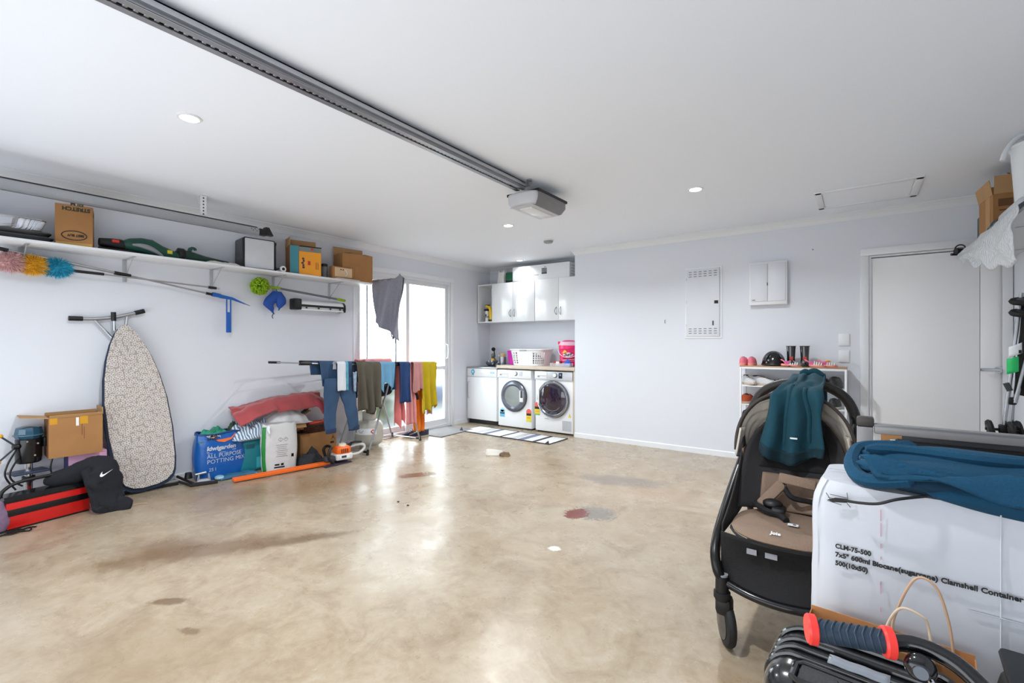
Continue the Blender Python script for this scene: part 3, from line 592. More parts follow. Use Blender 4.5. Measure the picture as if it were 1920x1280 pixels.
P('tape', MB().box((.1056, .04, .255), (.001, .045, .06)), YT, t, 0); P('tape', MB().box((.1056, -.12, .262), (.001, .04, .05)), YT, t, 0); P('label', MB().box((.1064, .005, .245), (.001, .016, .06)), m('label_white', (236, 234, 230), .5), t, 0)
for yy, w, zz in ((.03, .004, .19), (.042, .003, .16)): ink(t, FX(.1056, yy, zz), w, .09, CARDD, 'scuff')
# motor unit
t = T('bench_drill', 'blue capped black bench drill on silver post behind the red toolbox', 'power tool', (.11, .655, 0), R(10))
P('base', MB().box((0, 0, .012), (.15, .17, .024), .008), DGREY, t); P('post', MB().cyl((0, 0, .02), (0, 0, .4), .022, n=18), CHR, t)
P('motor_body', MB().lathe([(.058, .365), (.066, .372), (.068, .385), (.068, .53), (.06, .54)], 26), BLKG, t)
P('cap', MB().lathe([(.066, .535), (.074, .55), (.078, .562), (.074, .568), (.068, .605), (.064, .612), (.03, .62)], 12), m('petrol_blue', (24, 74, 98), .15, coat=.6), t, 20)
P('cap_rim', MB().lathe([(.07, .553), (.08, .557), (.08, .562), (.07, .564)], 26, capb=False, capt=False), m('petrol_rim', (70, 112, 130), .3), t)
P('terminal_box', MB().box((.03, .075, .5), (.05, .03, .065), .006), BLK, t); P('table', MB().box((.0, .0, .3), (.13, .19, .016), .006), m('steel_blue', (52, 62, 86), .4), t); P('clamp', MB().cyl((0, 0, .235), (0, 0, .27), .034, n=16), BLK, t)
for a, z in ((-.03, .52), (.025, .5), (.01, .42)):
    P('bolt', MB().cyl((.062, a, z), (.071, a, z), .006, n=8), CHR, t)
YEL = m('yellow_knob', (226, 168, 36), .4)
for k, (y, z) in enumerate(((-.15, .575), (-.16, .4))):
    P('feed_handle', MB().tube([(.03, -.07, .49), (.03, y, z)], .006, 8), m('handle_steel', (70, 74, 80), .4, .5), t); P('knob', MB().sph((.03, y, z), (.016, .016, .014)), YEL, t)
P('feed_hub', MB().cyl((.03, -.06, .49), (.03, -.09, .49), .018, n=12), BLK, t)
for k, pts in enumerate(([(.03, -.07, .47), (.05, -.12, .38), (.05, -.13, .3), (.05, -.08, .2)], [(.04, -.06, .42), (.06, -.11, .33), (.06, -.1, .27), (.06, -.05, .22)], [(.04, .08, .48), (.06, .105, .4), (.06, .095, .3), (.06, .13, .2)])):
    P('cable', MB().tube(bez(pts, 7), .006, 6), BLK, t)
# red toolbox
t = T('toolbox', 'long red toolbox with black band and black top at left edge', 'toolbox', (.318, .705, 0), R(11))
RED = m('toolbox_red', (206, 30, 26), .35, var=.04)
P('body', MB().box((0, 0, .095), (.16, .43, .17), .006), RED, t); P('band', MB().box((.0806, 0, .112), (.003, .428, .042), .001), BLK, t); P('band_patch', MB().box((.0826, .17, .112), (.002, .06, .04), .0005), BLKG, t, 0)
P('lid', MB().prism([(.083, -.22, .178), (.083, -.22, .192), (.06, -.22, .212), (-.06, -.22, .212), (-.083, -.22, .192), (-.083, -.22, .178)], (0, .44, 0)), BLKG, t, 30); P('foot', MB().box((0, 0, .005), (.15, .42, .009)), BLK, t, 0)
P('carry_bar', MB().tube(bez([(0, -.22, .2), (0, -.2, .25), (0, -.12, .285), (0, .1, .29), (0, .19, .27), (0, .215, .2)], 6), .011, 10), BLK, t)
P('end_latch', MB().box((.03, -.2235, .15), (.08, .006, .06), .002), GREYP, t)
# dark hoodie over the toolbox
HOOD = m('hoodie_navy', (22, 23, 30), .9, var=.15, bump=.15, bs=120)
t = T('hoodie', 'dark hoodie with white swoosh slumped over the right end of toolbox', 'clothing', (.42, .95, 0))
def soft(rows, n=22, am=.008, seed=1., fr=22):
    """rows: centre (x,y,z), radii (a,b): a wrinkled cloth tube whose cross-sections turn with the path"""
    b = MB(); k = len(rows); pts = [V(r[0]) for r in rows]; v = []
    up = V((0, 0, 1))
    for i, r in enumerate(rows):
        tn = (pts[min(i+1, k-1)]-pts[max(i-1, 0)]).normalized(); sd = tn.cross(V((1, .2, .1))); sd = sd.normalized() if sd.length > .05 else V((0, 1, 0)); nn = sd.cross(tn).normalized()
        for j in range(n):
            a = 2*pi*j/n; q = 1+am/.05*nz(pts[i].x*fr+cos(a)*1.5+seed, pts[i].y*fr+sin(a)*1.5, pts[i].z*fr+seed)
            v.append(pts[i]+(sd*cos(a)*r[1][0]+nn*sin(a)*r[1][1])*q)
    f = [(i*n+j, i*n+(j+1) % n, i*n+n+(j+1) % n, i*n+n+j) for i in range(k-1) for j in range(n)]+[tuple(range(n))[::-1], tuple((k-1)*n+j for j in range(n))]
    return b.add(v, f)
def spath(ctrl, n=4):
    c = bez([r[0] for r in ctrl], n); ra = bez([(r[1][0], r[1][1], 0) for r in ctrl], n); return [(p, (abs(q[0]), abs(q[1]))) for p, q in zip(c, ra)]
b = soft(spath([((-.14, -.24, .24), (.02, .02)), ((-.12, -.2, .25), (.05, .04)), ((-.1, -.1, .27), (.065, .045)), ((-.08, -.02, .3), (.075, .05)), ((-.03, .03, .29), (.1, .05)), ((.015, .05, .2), (.1, .04)), ((.03, .06, .11), (.085, .035)), ((.06, .09, .04), (.08, .036)), ((.09, .13, .034), (.06, .03)), ((.12, .17, .026), (.03, .018))]), 26, .011)
hd = P('body', b, HOOD, t, 70)
b = soft(spath([((-.03, -.05, .3), (.03, .03)), ((.0, -.03, .24), (.04, .03)), ((.03, .0, .12), (.045, .03)), ((.05, .01, .035), (.05, .028)), ((.1, .02, .026), (.035, .02))]), 18, .009, 5.)
P('sleeve', b, HOOD, t, 70)
sw = [(0, .3), (.12, .1), (.35, .02), (1, .42), (.42, .2), (.26, .24), (.24, .36), (.3, .55), (.12, .46)]
def swoosh(name, M, s, mat, par):
    pts = [(-.02, .12), (.0, .02), (.08, -.02), (.2, .0), (.6, .17), (1.0, .33), (.55, .2), (.3, .14), (.2, .15), (.17, .2), (.2, .3), (.24, .38), (.1, .27)]
    return P(name, MB().prism([(x*s, y*s, 0) for x, y in pts], (0, 0, .002), M=M), mat, par, 0)
swoosh('logo', basis((.102, .0, .262), (-.25, .96, .12), (-.3, -.1, .95)), .085, m('logo_white', (236, 236, 240), .6), t)
t = T('drawstring', 'thin pale cord lying on concrete beside the slumped hoodie', 'cord', (.5, 1.1, 0)); P('cord', MB().tube(bez([(.02, -.02, .004), (-.02, .06, .004), (.01, .12, .004)], 6), .003, 6), m('cord_tan', (206, 170, 140), .7), t)
t = T('drawstring_bag', 'small purple grey bag at far left beside red toolbox', 'bag', (.42, .475, 0)); P('bag', soft(spath([((0, 0, .005), (.03, .03)), ((0, 0, .03), (.05, .045)), ((0, 0, .12), (.045, .04)), ((0, 0, .18), (.03, .025)), ((0, 0, .2), (.015, .012))]), 18, .01), m('purple_bag', (128, 104, 132), .7, var=.25, vs=25), t, 70)
t = T('cable_coil', 'tangled black cable on floor before the toolbox end', 'cable', (.5, .53, 0))
P('cable', MB().tube([(.03*sin(i*.5)+.012*sin(i*1.3), -.05+.0026*i+.035*cos(i*.5), .005+.003*(1+sin(i*.9))) for i in range(50)], .0045, 6), BLK, t)
# grey bracket tool by the ironing board
t = T('folded_stand', 'folded dark metal stand with grey clamp, between ironing board and potting mix', 'stand', (.17, 1.63, 0), R(-20))
DM = m('dark_metal', (58, 54, 54), .4, .6)
for k, (x0, y0, x1, y1) in enumerate(((-.08, -.1, .1, .02), (-.04, -.12, .14, .0), (.1, .01, .14, .17))): P('arm', MB().tube([(x0, y0, .05-.02*k), (x1, y1, .012)], .011, 8), DM, t)
P('clamp', MB().prism([(.06, .04, .02), (.06, .14, .02), (.05, .13, .075), (.05, .12, .075), (.05, .12, .035), (.05, .06, .035), (.05, .06, .075), (.05, .05, .075)], (.03, 0, 0)), GREYP, t); P('knob', MB().cyl((.0, -.02, .04), (.0, -.02, .09), .03, .024, 14), BLK, t); P('screw', MB().tube([(.03, .03, .07), (.03, .11, .08)], .012, 10), ALU, t)
P('rubber_end', MB().box((.145, .09, .012), (.024, .2, .022), .005), RUB, t)
# potting mix bag
t = T('potting_mix_bag', 'blue plastic bag printed ALL PURPOSE POTTING MIX, open at the top', 'bag', (.145, 1.865, 0), R(-3))
def bagx(y, z, d=.1, w=.2, h=.42):
    return d*(1-abs(y/w)**3)**.5*(.8+.28*sin(pi*min(1, max(0, z/h)*.9+.08)))+.006*nz(y*14, z*14, 1.)+.003*nz(y*40, z*16, 4.)
def bagmesh(w, d, h, seed, wr=.006):
    def fn(u, q):
        a = 2*pi*u; e = .62; cx = (abs(cos(a))**e)*(1 if cos(a) > 0 else -1); sy = (abs(sin(a))**e)*(1 if sin(a) > 0 else -1)
        z = h*q; k = .84+.24*sin(pi*(q*.86+.08))
        r = 1+wr*12*nz(cos(a)*2.2+seed, sin(a)*2.2, q*4+seed)*.5
        return (d*cx*k*r, w*sy*(k*.5+.5)*r, z+(.02*nz(cos(a)*2, sin(a)*2, seed) if q > .9 else 0))
    return fn
BAGB = m('bag_blue', (22, 92, 172), .22, var=.1, vs=6, bump=.25, bs=22)
fn = bagmesh(.2, .1, .40, 2.); b = MB().grid(fn, 56, 24, cu=True); b.add([fn(i/56, 0) for i in range(56)], [tuple(range(56))]); P('bag', b, BAGB, t, 60)
LETW = m('print_white', (238, 241, 245), .5)
def surf(fnn, y, z, nu=400):       # front x of a bag at (y, z)
    return None
def press(o, fnn, h, eps=.003):      # wrap a flat print onto the front of a bag
    for q in o.data.vertices:
        zq = min(max(q.co.z/h, 0), 1); lo, hi = -.22, .22
        for _ in range(14):
            mi = (lo+hi)/2
            if fnn(mi, zq)[1] < q.co.y: lo = mi
            else: hi = mi
        p = fnn(lo, zq); q.co.x = p[0]+eps
press(text('lettering', 'kiwigarden', .05, LETW, t, FX(.12, -.135, .262), bold=.0022, shear=.15, sx=1.05), fn, .4)
press(text('lettering', 'ALL PURPOSE', .05, LETW, t, FX(.12, -.135, .195), sx=.92), fn, .4)
press(text('lettering', 'POTTING MIX', .05, LETW, t, FX(.12, -.135, .148), sx=.98), fn, .4)
press(text('lettering', '25 l', .042, LETW, t, FX(.12, -.12, .08), sx=.9), fn, .4)
press(ink(t, FX(.12, -.02, .247), .23, .004, LETW, 'print_line'), fn, .4); press(ink(t, FX(.12, -.06, .236), .14, .003, LETW, 'print_line'), fn, .4)
P('rim_fold', MB().tube([V(fn(i/48, 1.))*1.0 for i in range(48)], .008, 6, True), m('bag_blue_dark', (20, 60, 120), .35), t)
b = MB().prism([(.09, -.09, .372), (.1, -.05, .335), (.104, 0, .322), (.1, .06, .34), (.085, .1, .385), (.06, .06, .4), (.06, -.05, .4)], (.006, 0, .0)); P('inner_lip', b, m('lip_orange', (222, 104, 40), .5), t, 50)
t2 = T('garden_glove', 'crumpled green and teal garden gloves filling the potting mix bag', 'gloves', (.15, 1.82, .34), R(-4)); P('glove', heap(.08, .145, .12, 1.7, 5, .6, 34), m('glove_green', (34, 140, 110), .6, var=.5, vs=16), t2, 60, thick=.004)
t2 = T('plant_bag', 'dark green leafy packet at right end of potting mix bag', 'packet', (.13, 1.985, .32)); P('packet', heap(.06, .05, .19, 8.2, 6, .5, 20), m('dark_leaf', (44, 64, 44), .7, var=.6, vs=30), t2, 60, thick=.004)
t2 = T('twine_bundle', 'tangle of black and white twine at the mouth of potting mix bag', 'twine', (.235, 1.79, .37)); rnd = random.Random(3)
P('twine', MB().tube([(rnd.uniform(-.02, .02), -.06+.0024*i+rnd.uniform(-.02, .02), rnd.uniform(-.02, .03)) for i in range(40)], .0028, 5), m('twine', (60, 52, 50), .8, var=.7, vs=60), t2); P('twine', MB().tube([(rnd.uniform(-.01, .025), -.05+.003*i+rnd.uniform(-.02, .02), rnd.uniform(-.01, .03)) for i in range(26)], .0025, 5), m('twine_pale', (222, 216, 206), .8), t2)
t = T('plastic_sleeve', 'flat translucent blue plastic pouch on concrete before potting mix bag', 'pouch', (.29, 1.96, 0), R(-6)); P('pouch', MB().grid(lambda u, w: ((2*u-1)*.055, (2*w-1)*.16, .006+.032*(1-abs(2*u-1)**4)*(1-abs(2*w-1)**6)*(1+.35*nz(u*5, w*8))), 18, 26), m('pouch_blue', (44, 96, 128), .15, var=.3, vs=14, coat=.5), t, 60, thick=.003)
P('clear_end', MB().sph((0, -.15, .022), (.05, .04, .02)), m('pouch_clear', (150, 190, 206), .1, coat=.6), t)
# teal storage tub
t = T('storage_tub', 'translucent teal storage tub with pale lid behind the white fertiliser sack', 'tub', (.135, 2.25, 0))
TEAL = m('tub_teal', (30, 126, 138), .25, var=.1, vs=5)
P('body', MB().box((0, 0, .15), (.2, .52, .3), .03, seg=3), TEAL, t); P('lid', MB().box((0, 0, .308), (.225, .55, .022), .008), m('lid_pale', (176, 190, 196), .3), t); P('handle_notch', MB().box((.101, -.16, .24), (.006, .07, .04), .002), m('tub_teal_dark', (22, 98, 112), .3), t)
P('inner_label', MB().box((.1012, -.05, .08), (.002, .11, .1)), m('teal_pale', (60, 168, 178), .4), t, 0)
t = T('striped_bag', 'blue and white striped cloth bag slumped on the teal tub lid', 'bag', (.17, 2.14, .3195), R(6))
def stripe_mat():
    mt = m('stripe_cloth', (222, 226, 230), .85, var=.05); nt = mt.node_tree; N = nt.nodes; L = nt.links; tc = N.new('ShaderNodeTexCoord'); w = N.new('ShaderNodeTexWave'); w.inputs['Scale'].default_value = 14; w.inputs['Distortion'].default_value = 5; w.inputs['Detail'].default_value = 1; w.bands_direction = 'Y'; L.new(tc.outputs['Object'], w.inputs['Vector'])
    r = N.new('ShaderNodeValToRGB'); e = r.color_ramp.elements; e[0].position = .35; e[0].color = (*lin((226, 230, 234)), 1); e[1].position = .6; e[1].color = (*lin((96, 130, 160)), 1); L.new(w.outputs['Fac'], r.inputs[0]); L.new(r.outputs[0], N['Principled BSDF'].inputs['Base Color']); return mt
P('cloth', heap(.13, .21, .2, 5.1, 4.2, .5, 36), stripe_mat(), t, 60, thick=.004)
# white fertiliser sack
t = T('fertiliser_sack', 'upright white sack with bright green side strip and hazard diamonds', 'sack', (.33, 2.31, 0), R(-16))
fs = bagmesh(.155, .065, .44, 6.); b = MB().grid(fs, 48, 22, cu=True); b.add([fs(i/48, 0) for i in range(48)]+[fs(i/48, 1) for i in range(48)], [tuple(range(48)), tuple(range(48, 96))]); SACK = m('sack_white', (216, 216, 216), .4, var=.05, bump=.3, bs=18); P('sack', b, SACK, t, 60)
b = MB().grid(lambda u, w: (fs((-.192+.07*u) % 1, .0+.94*w)[0]*1.03+.002, fs((-.192+.07*u) % 1, .94*w)[1]*1.015-.001, .44*.94*w+.002), 6, 20); P('green_strip', b, m('sack_green', (28, 138, 56), .4), t, 60, thick=.002)
for k, yy in enumerate((.0, .045)):
    d = MB().prism([(.1, yy-.02, .29), (.1, yy, .27), (.1, yy+.02, .29), (.1, yy, .31)], (.001, 0, 0)); o = P('hazard_diamond', d, INK, t, 0); press(o, fs, .44, .003)
    d = MB().prism([(.1, yy-.0165, .29), (.1, yy, .2735), (.1, yy+.0165, .29), (.1, yy, .3065)], (.001, 0, 0)); o = P('diamond_field', d, LETW, t, 0); press(o, fs, .44, .0045)
press(text('lettering', '!', .03, INK, t, FX(.1, -.004, .279), bold=.0008), fs, .44, .006); press(text('lettering', '*', .04, INK, t, FX(.1, .036, .27), bold=.001), fs, .44, .006)
for k in range(7): press(ink(t, FX(.1, .01, .24-.018*k), .1-.01*(k % 3), .003, m('grey_print', (150, 152, 156), .7)), fs, .44)
press(ink(t, FX(.1, -.03, .055), .04, .014), fs, .44); press(ink(t, FX(.1, .015, .055), .022, .02), fs, .44); press(ink(t, FX(.1, .105, .13), .022, .03), fs, .44); press(ink(t, FX(.1, -.01, .03), .09, .012), fs, .44)
P('white_flap', MB().tube([(.07, -.1, .42), (.09, -.11, .40), (.1, -.1, .36)], [.012, .016, .008], 8), LETW, t)
for k in range(2): press(ink(t, FX(.1, -.128, .3+.035*k), .01, .02, LETW), fs, .44, .006)
# white sack roll / pillow under the red towel
t = T('folded_sack', 'folded white sack on the pile, covered by the red towel', 'sack', (.17, 2.45, .40), R(-4)); P('cloth', heap(.14, .22, .2, 9.4, 2.5, .3, 28), SACK, t, 60, thick=.005)
# red towel
t = T('red_towel', 'dusty red towel thrown over the pile of sacks and cartons', 'towel', (.19, 2.4, .575), R(-3))
def redt(u, w):
    y = -.43+.86*u; x = -.13+.27*w; top = .015+.085*min(1, max(0, (y+.36)/.42))+.02*nz(y*5, 1., 2.)
    z = top-.12*max(0, (w-.55))**1.2*2+.018*nz(y*6, x*9, 2.)+.008*nz(y*19, x*23, 5.)+(-.05*max(0, -y-.3)/.13)*(w > .3)-.10*max(0, w-.7)*(y > -.1)-.05*max(0, (y-.3)/.13)*(w > .3)
    return (x+.01*nz(y*9, z*9), y+.02*nz(x*12, y*3, 9.), z)
P('cloth', MB().grid(redt, 60, 26), m('towel_red', (172, 74, 76), .95, var=.12, bump=.3, bs=150, sheen=.3), t, 60, thick=.012)
P('hanging_corner', soft(spath([((.12, .3, .05), (.03, .012)), ((.15, .33, .0), (.03, .012)), ((.16, .35, -.06), (.02, .01)), ((.16, .36, -.1), (.006, .005))]), 12, .006), m('towel_red_dark', (160, 62, 74), .95), t, 60)
# open carton, carton and basket
t = T('carton', 'brown carton with triangular warning mark, holding up the wicker basket', 'box', (.125, 2.79, 0), R(-3)); carton(t, .21, .4, .265, CARD)
for zz, s in ((.19, .03),):
    P('warning_mark', MB().tube([(.1062, .16-s*.7, zz-.02), (.1062, .16+s*.7, zz-.02), (.1062, .16, zz+.03)], .002, 5, True), INK, t)
    P('warning_mark', MB().box((.106, .16, zz), (.001, .012, .014)), INK, t, 0); P('warning_mark', MB().box((.106, .15, zz-.05), (.001, .04, .02)), INK, t, 0)
t = T('carton', 'tilted open brown carton flap standing between white sack and wicker basket', 'box', (.16, 2.53, .33), R(-6))
t.location.z = .325
carton(t, .16, .17, .14, CARD, [('+x', .13, -55), ('+y', .09, 30)], closed=False)
P('black_strap', MB().tube(bez([(.06, .04, .15), (.08, .07, .17), (.08, .11, .2), (.07, .14, .22)], 5), .014, 8), BLK, t)
t = T('wicker_basket', 'shallow dark brown wicker basket holding orange cord, on carton', 'basket', (.13, 2.8, .2655))
WK = m('wicker', (84, 50, 40), .7, var=.3, vs=40, bump=.5, bs=60)
b = MB()
for k in range(7): b.tube([((.075+.004*k)*cos(2*pi*i/48)*1.0, (.14+.007*k)*sin(2*pi*i/48), .008+.0105*k+.003*(1 if (i+k) % 2 else -1)) for i in range(48)], .0068, 6, True)
q = P('weave', b, WK, t, 60); q['kind'] = 'stuff'
P('base', MB().lathe([(.0, .002), (.98, .002), (1, .006)], 32, sx=.075, sy=.14, capb=False), WK, t); P('rim', MB().tube([(.106*cos(2*pi*i/40), .19*sin(2*pi*i/40), .085) for i in range(40)], .009, 8, True), WK, t)
P('handle_loop', MB().tube(bez([(.02, -.16, .085), (.03, -.2, .13), (.06, -.21, .12), (.09, -.17, .085)], 6), .006, 6), WK, t)
t = T('cord_coil', 'bright coral orange cord coiled in the wicker basket', 'cord', (.14, 2.8, .29)); 
P('cord', MB().tube([((.05+.012*sin(i*.37))*cos(i*.42), (.1+.012*cos(i*.3))*sin(i*.42), .012+.0007*i+.006*sin(i*.7)) for i in range(110)], .0065, 6), m('coral_cord', (246, 96, 76), .5), t)
# black bag, purple cloth, hedge trimmer
t = T('dark_bag', 'slumped black cloth bag between white sack and hedge trimmer engine', 'bag', (.36, 2.6, 0)); P('cloth', heap(.09, .13, .15, 2.2, 4, .5, 26), m('bag_black', (38, 38, 42), .85, var=.2), t, 60, thick=.004)
t = T('shop_rag', 'flat dark purple rag under the hedge trimmer engine', 'rag', (.60, 2.74, 0)); P('cloth', heap(.08, .15, .022, 6.6, 5, .5, 24), m('rag_purple', (58, 46, 62), .9, var=.2), t, 60, thick=.003)
t = T('hedge_trimmer', 'orange and white petrol hedge trimmer with long orange blade cover', 'hedge trimmer', (.60, 2.7, .03), R(-9))
OR = m('trimmer_orange', (240, 106, 28), .4, var=.04)
b = MB()
for x in (-.022, .022): b.box((x, -.45, -.006), (.022, .84, .03), .006)
P('blade_cover', b, OR, t); P('blade', MB().box((0, -.45, -.008), (.024, .82, .01)), DM, t, 0)
P('gear_case', MB().box((0, -.02, .03), (.1, .12, .05), .015), DGREY, t)
P('engine_shroud', MB().box((0, .1, .1), (.13, .15, .09), .03, seg=3), OR, t); P('engine_base', MB().box((0, .1, .042), (.14, .17, .06), .012), m('trimmer_white', (224, 222, 218), .4), t); P('fuel_cap', MB().cyl((0.01, .1, .14), (.01, .1, .165), .04, .034, 18), m('cap_cream', (226, 214, 190), .45), t)
for k in range(4): P('cooling_slot', MB().box((.0655, .07+.02*k, .1), (.004, .01, .04)), m('slot_dark', (90, 40, 16), .6), t, 0)
P('maker_plate', MB().box((.071, .1, .045), (.003, .1, .032)), LETW, t, 0); P('plate_window', MB().box((.0725, .09, .045), (.003, .05, .022)), DGREY, t, 0)
P('front_handle', MB().tube(bez([(.08, -.02, .0), (.085, -.07, .06), (.08, -.06, .13), (.05, -.03, .15), (-.05, -.03, .15), (-.08, -.05, .11), (-.08, -.02, .01)], 6), .014, 10), BLK, t)
P('rear_handle', MB().tube(bez([(.0, .18, .12), (.0, .26, .13), (.0, .33, .12), (.0, .34, .08), (.0, .28, .04), (.0, .18, .035)], 6), .014, 10), m('trimmer_grey', (206, 206, 204), .4), t); P('throttle_lever', MB().tube(bez([(.0, .16, .14), (.02, .22, .165), (.02, .3, .155)], 5), .011, 8), BLK, t)
P('choke_knob', MB().tube([(.03, .16, .13), (.035, .19, .17)], .013, 8), BLK, t)
# gas cylinder
t = T('gas_cylinder', 'squat grey gas cylinder with white label near the sliding door', 'gas cylinder', (.215, 3.43, 0), R(-50))
GAS = m('gas_grey', (186, 184, 174), .4, var=.04, vs=4)
P('foot_ring', MB().lathe([(.1, 0), (.108, 0), (.108, .03), (.1, .03)], 30), GAS, t)
P('tank', MB().lathe([(.05, .02), (.11, .025), (.145, .05), (.157, .09), (.158, .2), (.157, .235), (.15, .265), (.13, .295), (.095, .315), (.03, .325)], 36), GAS, t)
P('weld_band', MB().lathe([(.158, .19), (.16, .195), (.16, .2), (.158, .205)], 36, capb=False, capt=False), GAS, t)
b = MB()
P('collar', MB().grid(lambda u, w: (.075*cos(-2.2+4.4*u), .075*sin(-2.2+4.4*u), .31+.1*w), 22, 3), GAS, t, 60, thick=.005); P('collar_rim', MB().tube([(.075*cos(-2.2+4.4*i/22), .075*sin(-2.2+4.4*i/22), .412) for i in range(23)], .006, 6), GAS, t)
P('valve', MB().cyl((0, 0, .32), (0, 0, .385), .016, n=12).cyl((-.03, 0, .365), (.03, 0, .365), .012, n=10), m('brass', (190, 160, 90), .35, .8), t); P('valve_wheel', MB().cyl((0, 0, .386), (0, 0, .402), .028, n=14), GREYP, t)
def patch(a0, a1, z0, z1, r=.1592): return MB().grid(lambda u, w: (r*cos(a0+(a1-a0)*u), r*sin(a0+(a1-a0)*u), z0+(z1-z0)*w), 14, 2)
P('label', patch(-1.05, .75, .165, .235, .1605), LETW, t, 60)
def wrap(o, r):
    for q in o.data.vertices: a = q.co.x/r; z = q.co.y; d = r+q.co.z; q.co = (d*cos(a), d*sin(a), z)
LG = m('label_grey', (110, 112, 116), .6)
for k in range(3): wrap(P('print_line', MB().box((-.06, .212-.012*k, 0), (.07-.016*k, .005, .0006)), LG, t, 0), .162)
wrap(text('lettering', 'V', .05, m('label_dark', (60, 62, 66), .6), t, MX.Translation((-.155, .182, 0)), bold=.002), .162)
wrap(P('flame_diamond', MB().prism([(.05, .2, 0), (.078, .172, 0), (.106, .2, 0), (.078, .228, 0)], (0, 0, .001)), m('diamond_red', (198, 62, 44), .5), t, 0), .163); wrap(P('diamond_field', MB().prism([(.066, .2, 0), (.078, .188, 0), (.09, .2, 0), (.078, .214, 0)], (0, 0, .001)), LETW, t, 0), .164)
# ================================================================== DRYING RACK AND WASHING
RA = R(8)
t = T('drying_rack', 'silver winged drying rack laden with washing before the sliding door', 'drying rack', (.56, 3.156, 0), RA)
# local: -x goes towards the wall, +y along the wall
def L2(c, a, z): return (-c, a, z)
RZ = .965; WD = .45
def rod(name, pts, r=.007, mat=ALU): return P(name, MB().tube(pts, r, 8), mat, t)
for c in (0, WD):
    rod('leg', [L2(c, 0, .02), L2(c, .42, RZ)], .010); rod('leg', [L2(c, .86, .02), L2(c, .52, RZ)], .010)
    for a in (0, .86): P('foot', MB().tube([L2(c, a+(.01 if a else -.01), .0), L2(c, a, .06)], [.016, .013], 8), BLK, t)
    rod('wing_bar', [L2(c, .44, RZ), L2(c, -.3, RZ+.02), L2(c, -.78, RZ+.05)]); P('wing_tip', MB().tube([L2(c, -.72, RZ+.047), L2(c, -.84, RZ+.053)], .012, 8), BLK, t); rod('wing_bar', [L2(c, .44, RZ), L2(c, 1.22, RZ-.02)])
for a, z in ((0, .03), (.86, .03), (-.76, RZ+.048), (1.2, RZ-.02), (.47, RZ)): rod('cross_bar', [L2(0, a, z), L2(WD, a, z)], .007)
P('foot_joint', MB().box(L2(.03, .86, .03), (.05, .024, .024), .005), BLK, t); P('foot_joint', MB().box(L2(.03, 0, .03), (.06, .024, .024), .005), BLK, t)
for c in (.11, .22, .34): rod('hanging_wire', [L2(c, -.76, RZ+.048), L2(c, .44, RZ), L2(c, 1.2, RZ-.02)], .004)
for c in (0, WD): rod('mast', [L2(c, .43, RZ), L2(c, .43, 1.95)], .009)
rod('mast_bar', [L2(-.06, .43, 1.95), L2(WD+.03, .43, 1.95)], .006); P('hinge', MB().box(L2(0, .45, RZ), (.03, .09, .05), .008), BLK, t)
def tolocal_thing(name, label, cat, group=None):
    return T(name, label, cat, (.56, 3.156, 0), RA, group)
def drape(a0, a1, front, back, topw=.05, c0=-.0, seed=1., wav=.012, nw=3., zt=None, hem=.02, narrow=0., nu=28):
    """cloth hung over the near bar: front hangs on the room side"""
    prof = []; r = .016
    Lf, Lb = front, back; tot = Lf+topw+Lb+.05
    def fn(u, w):
        a = a0+(a1-a0)*u; zb = (RZ-(a-.44)*.03 if a > .44 else RZ+(.44-a)*.042) if zt is None else zt
        s = w*tot; lf = Lf+hem*nz(u*3+seed, seed, 1.); k = 0.
        if s < Lf: c = c0-r-.004; z = zb+r*.3-lf*(1-s/Lf); k = 1-s/Lf
        elif s < Lf+.025: q = (s-Lf)/.025; c = c0-r*cos(q*pi/2); z = zb+.004+r*sin(q*pi/2)
        elif s < Lf+.025+topw: c = c0+(s-Lf-.025); z = zb+.004+r-.012*sin(pi*(s-Lf-.025)/topw)*(topw > .08)
        elif s < Lf+.05+topw: q = (s-Lf-.025-topw)/.025; c = c0+topw+r*sin(q*pi/2); z = zb+.004+r*cos(q*pi/2)
        else: q = s-Lf-.05-topw; c = c0+topw+r+.004; z = zb+.004-q; k = q/max(Lb, .01)
        wv = 1.7*wav*(.25+k)*sin(2*pi*nw*(u+.06*nz(u*2, z*3, seed))+seed)+.010*k*nz(u*7, z*6, seed)
        aa = a+(a0+(a1-a0)*.5-a)*narrow*k+.008*k*nz(u*3, z*5, seed+4)
        return L2(c-wv*(1 if c < c0+topw/2 else -1)-abs(wav)*k*.6*(1 if c < c0+topw/2 else -1), aa, max(z, .03))
    return MB().grid(fn, nu, 40)
def cloth(name, label, cat, mat, th=.005, **k):
    q = tolocal_thing(name, label, cat); P('cloth', drape(**k), mat, q, 70, thick=th); return q
DENIM = m('denim', (48, 76, 108), .85, var=.22, vs=10, bump=.3, bs=160)
DENIMD = m('denim_dark', (38, 52, 84), .85, var=.15)
q = tolocal_thing('jeans', 'blue jeans with ragged thigh hanging from left wing of drying rack', 'jeans')
P('seat', drape(-.64, -.24, .235, .12, .1, seed=2.2, wav=.006, nw=1.5, hem=.03, narrow=.1), DENIM, q, 70, thick=.008)
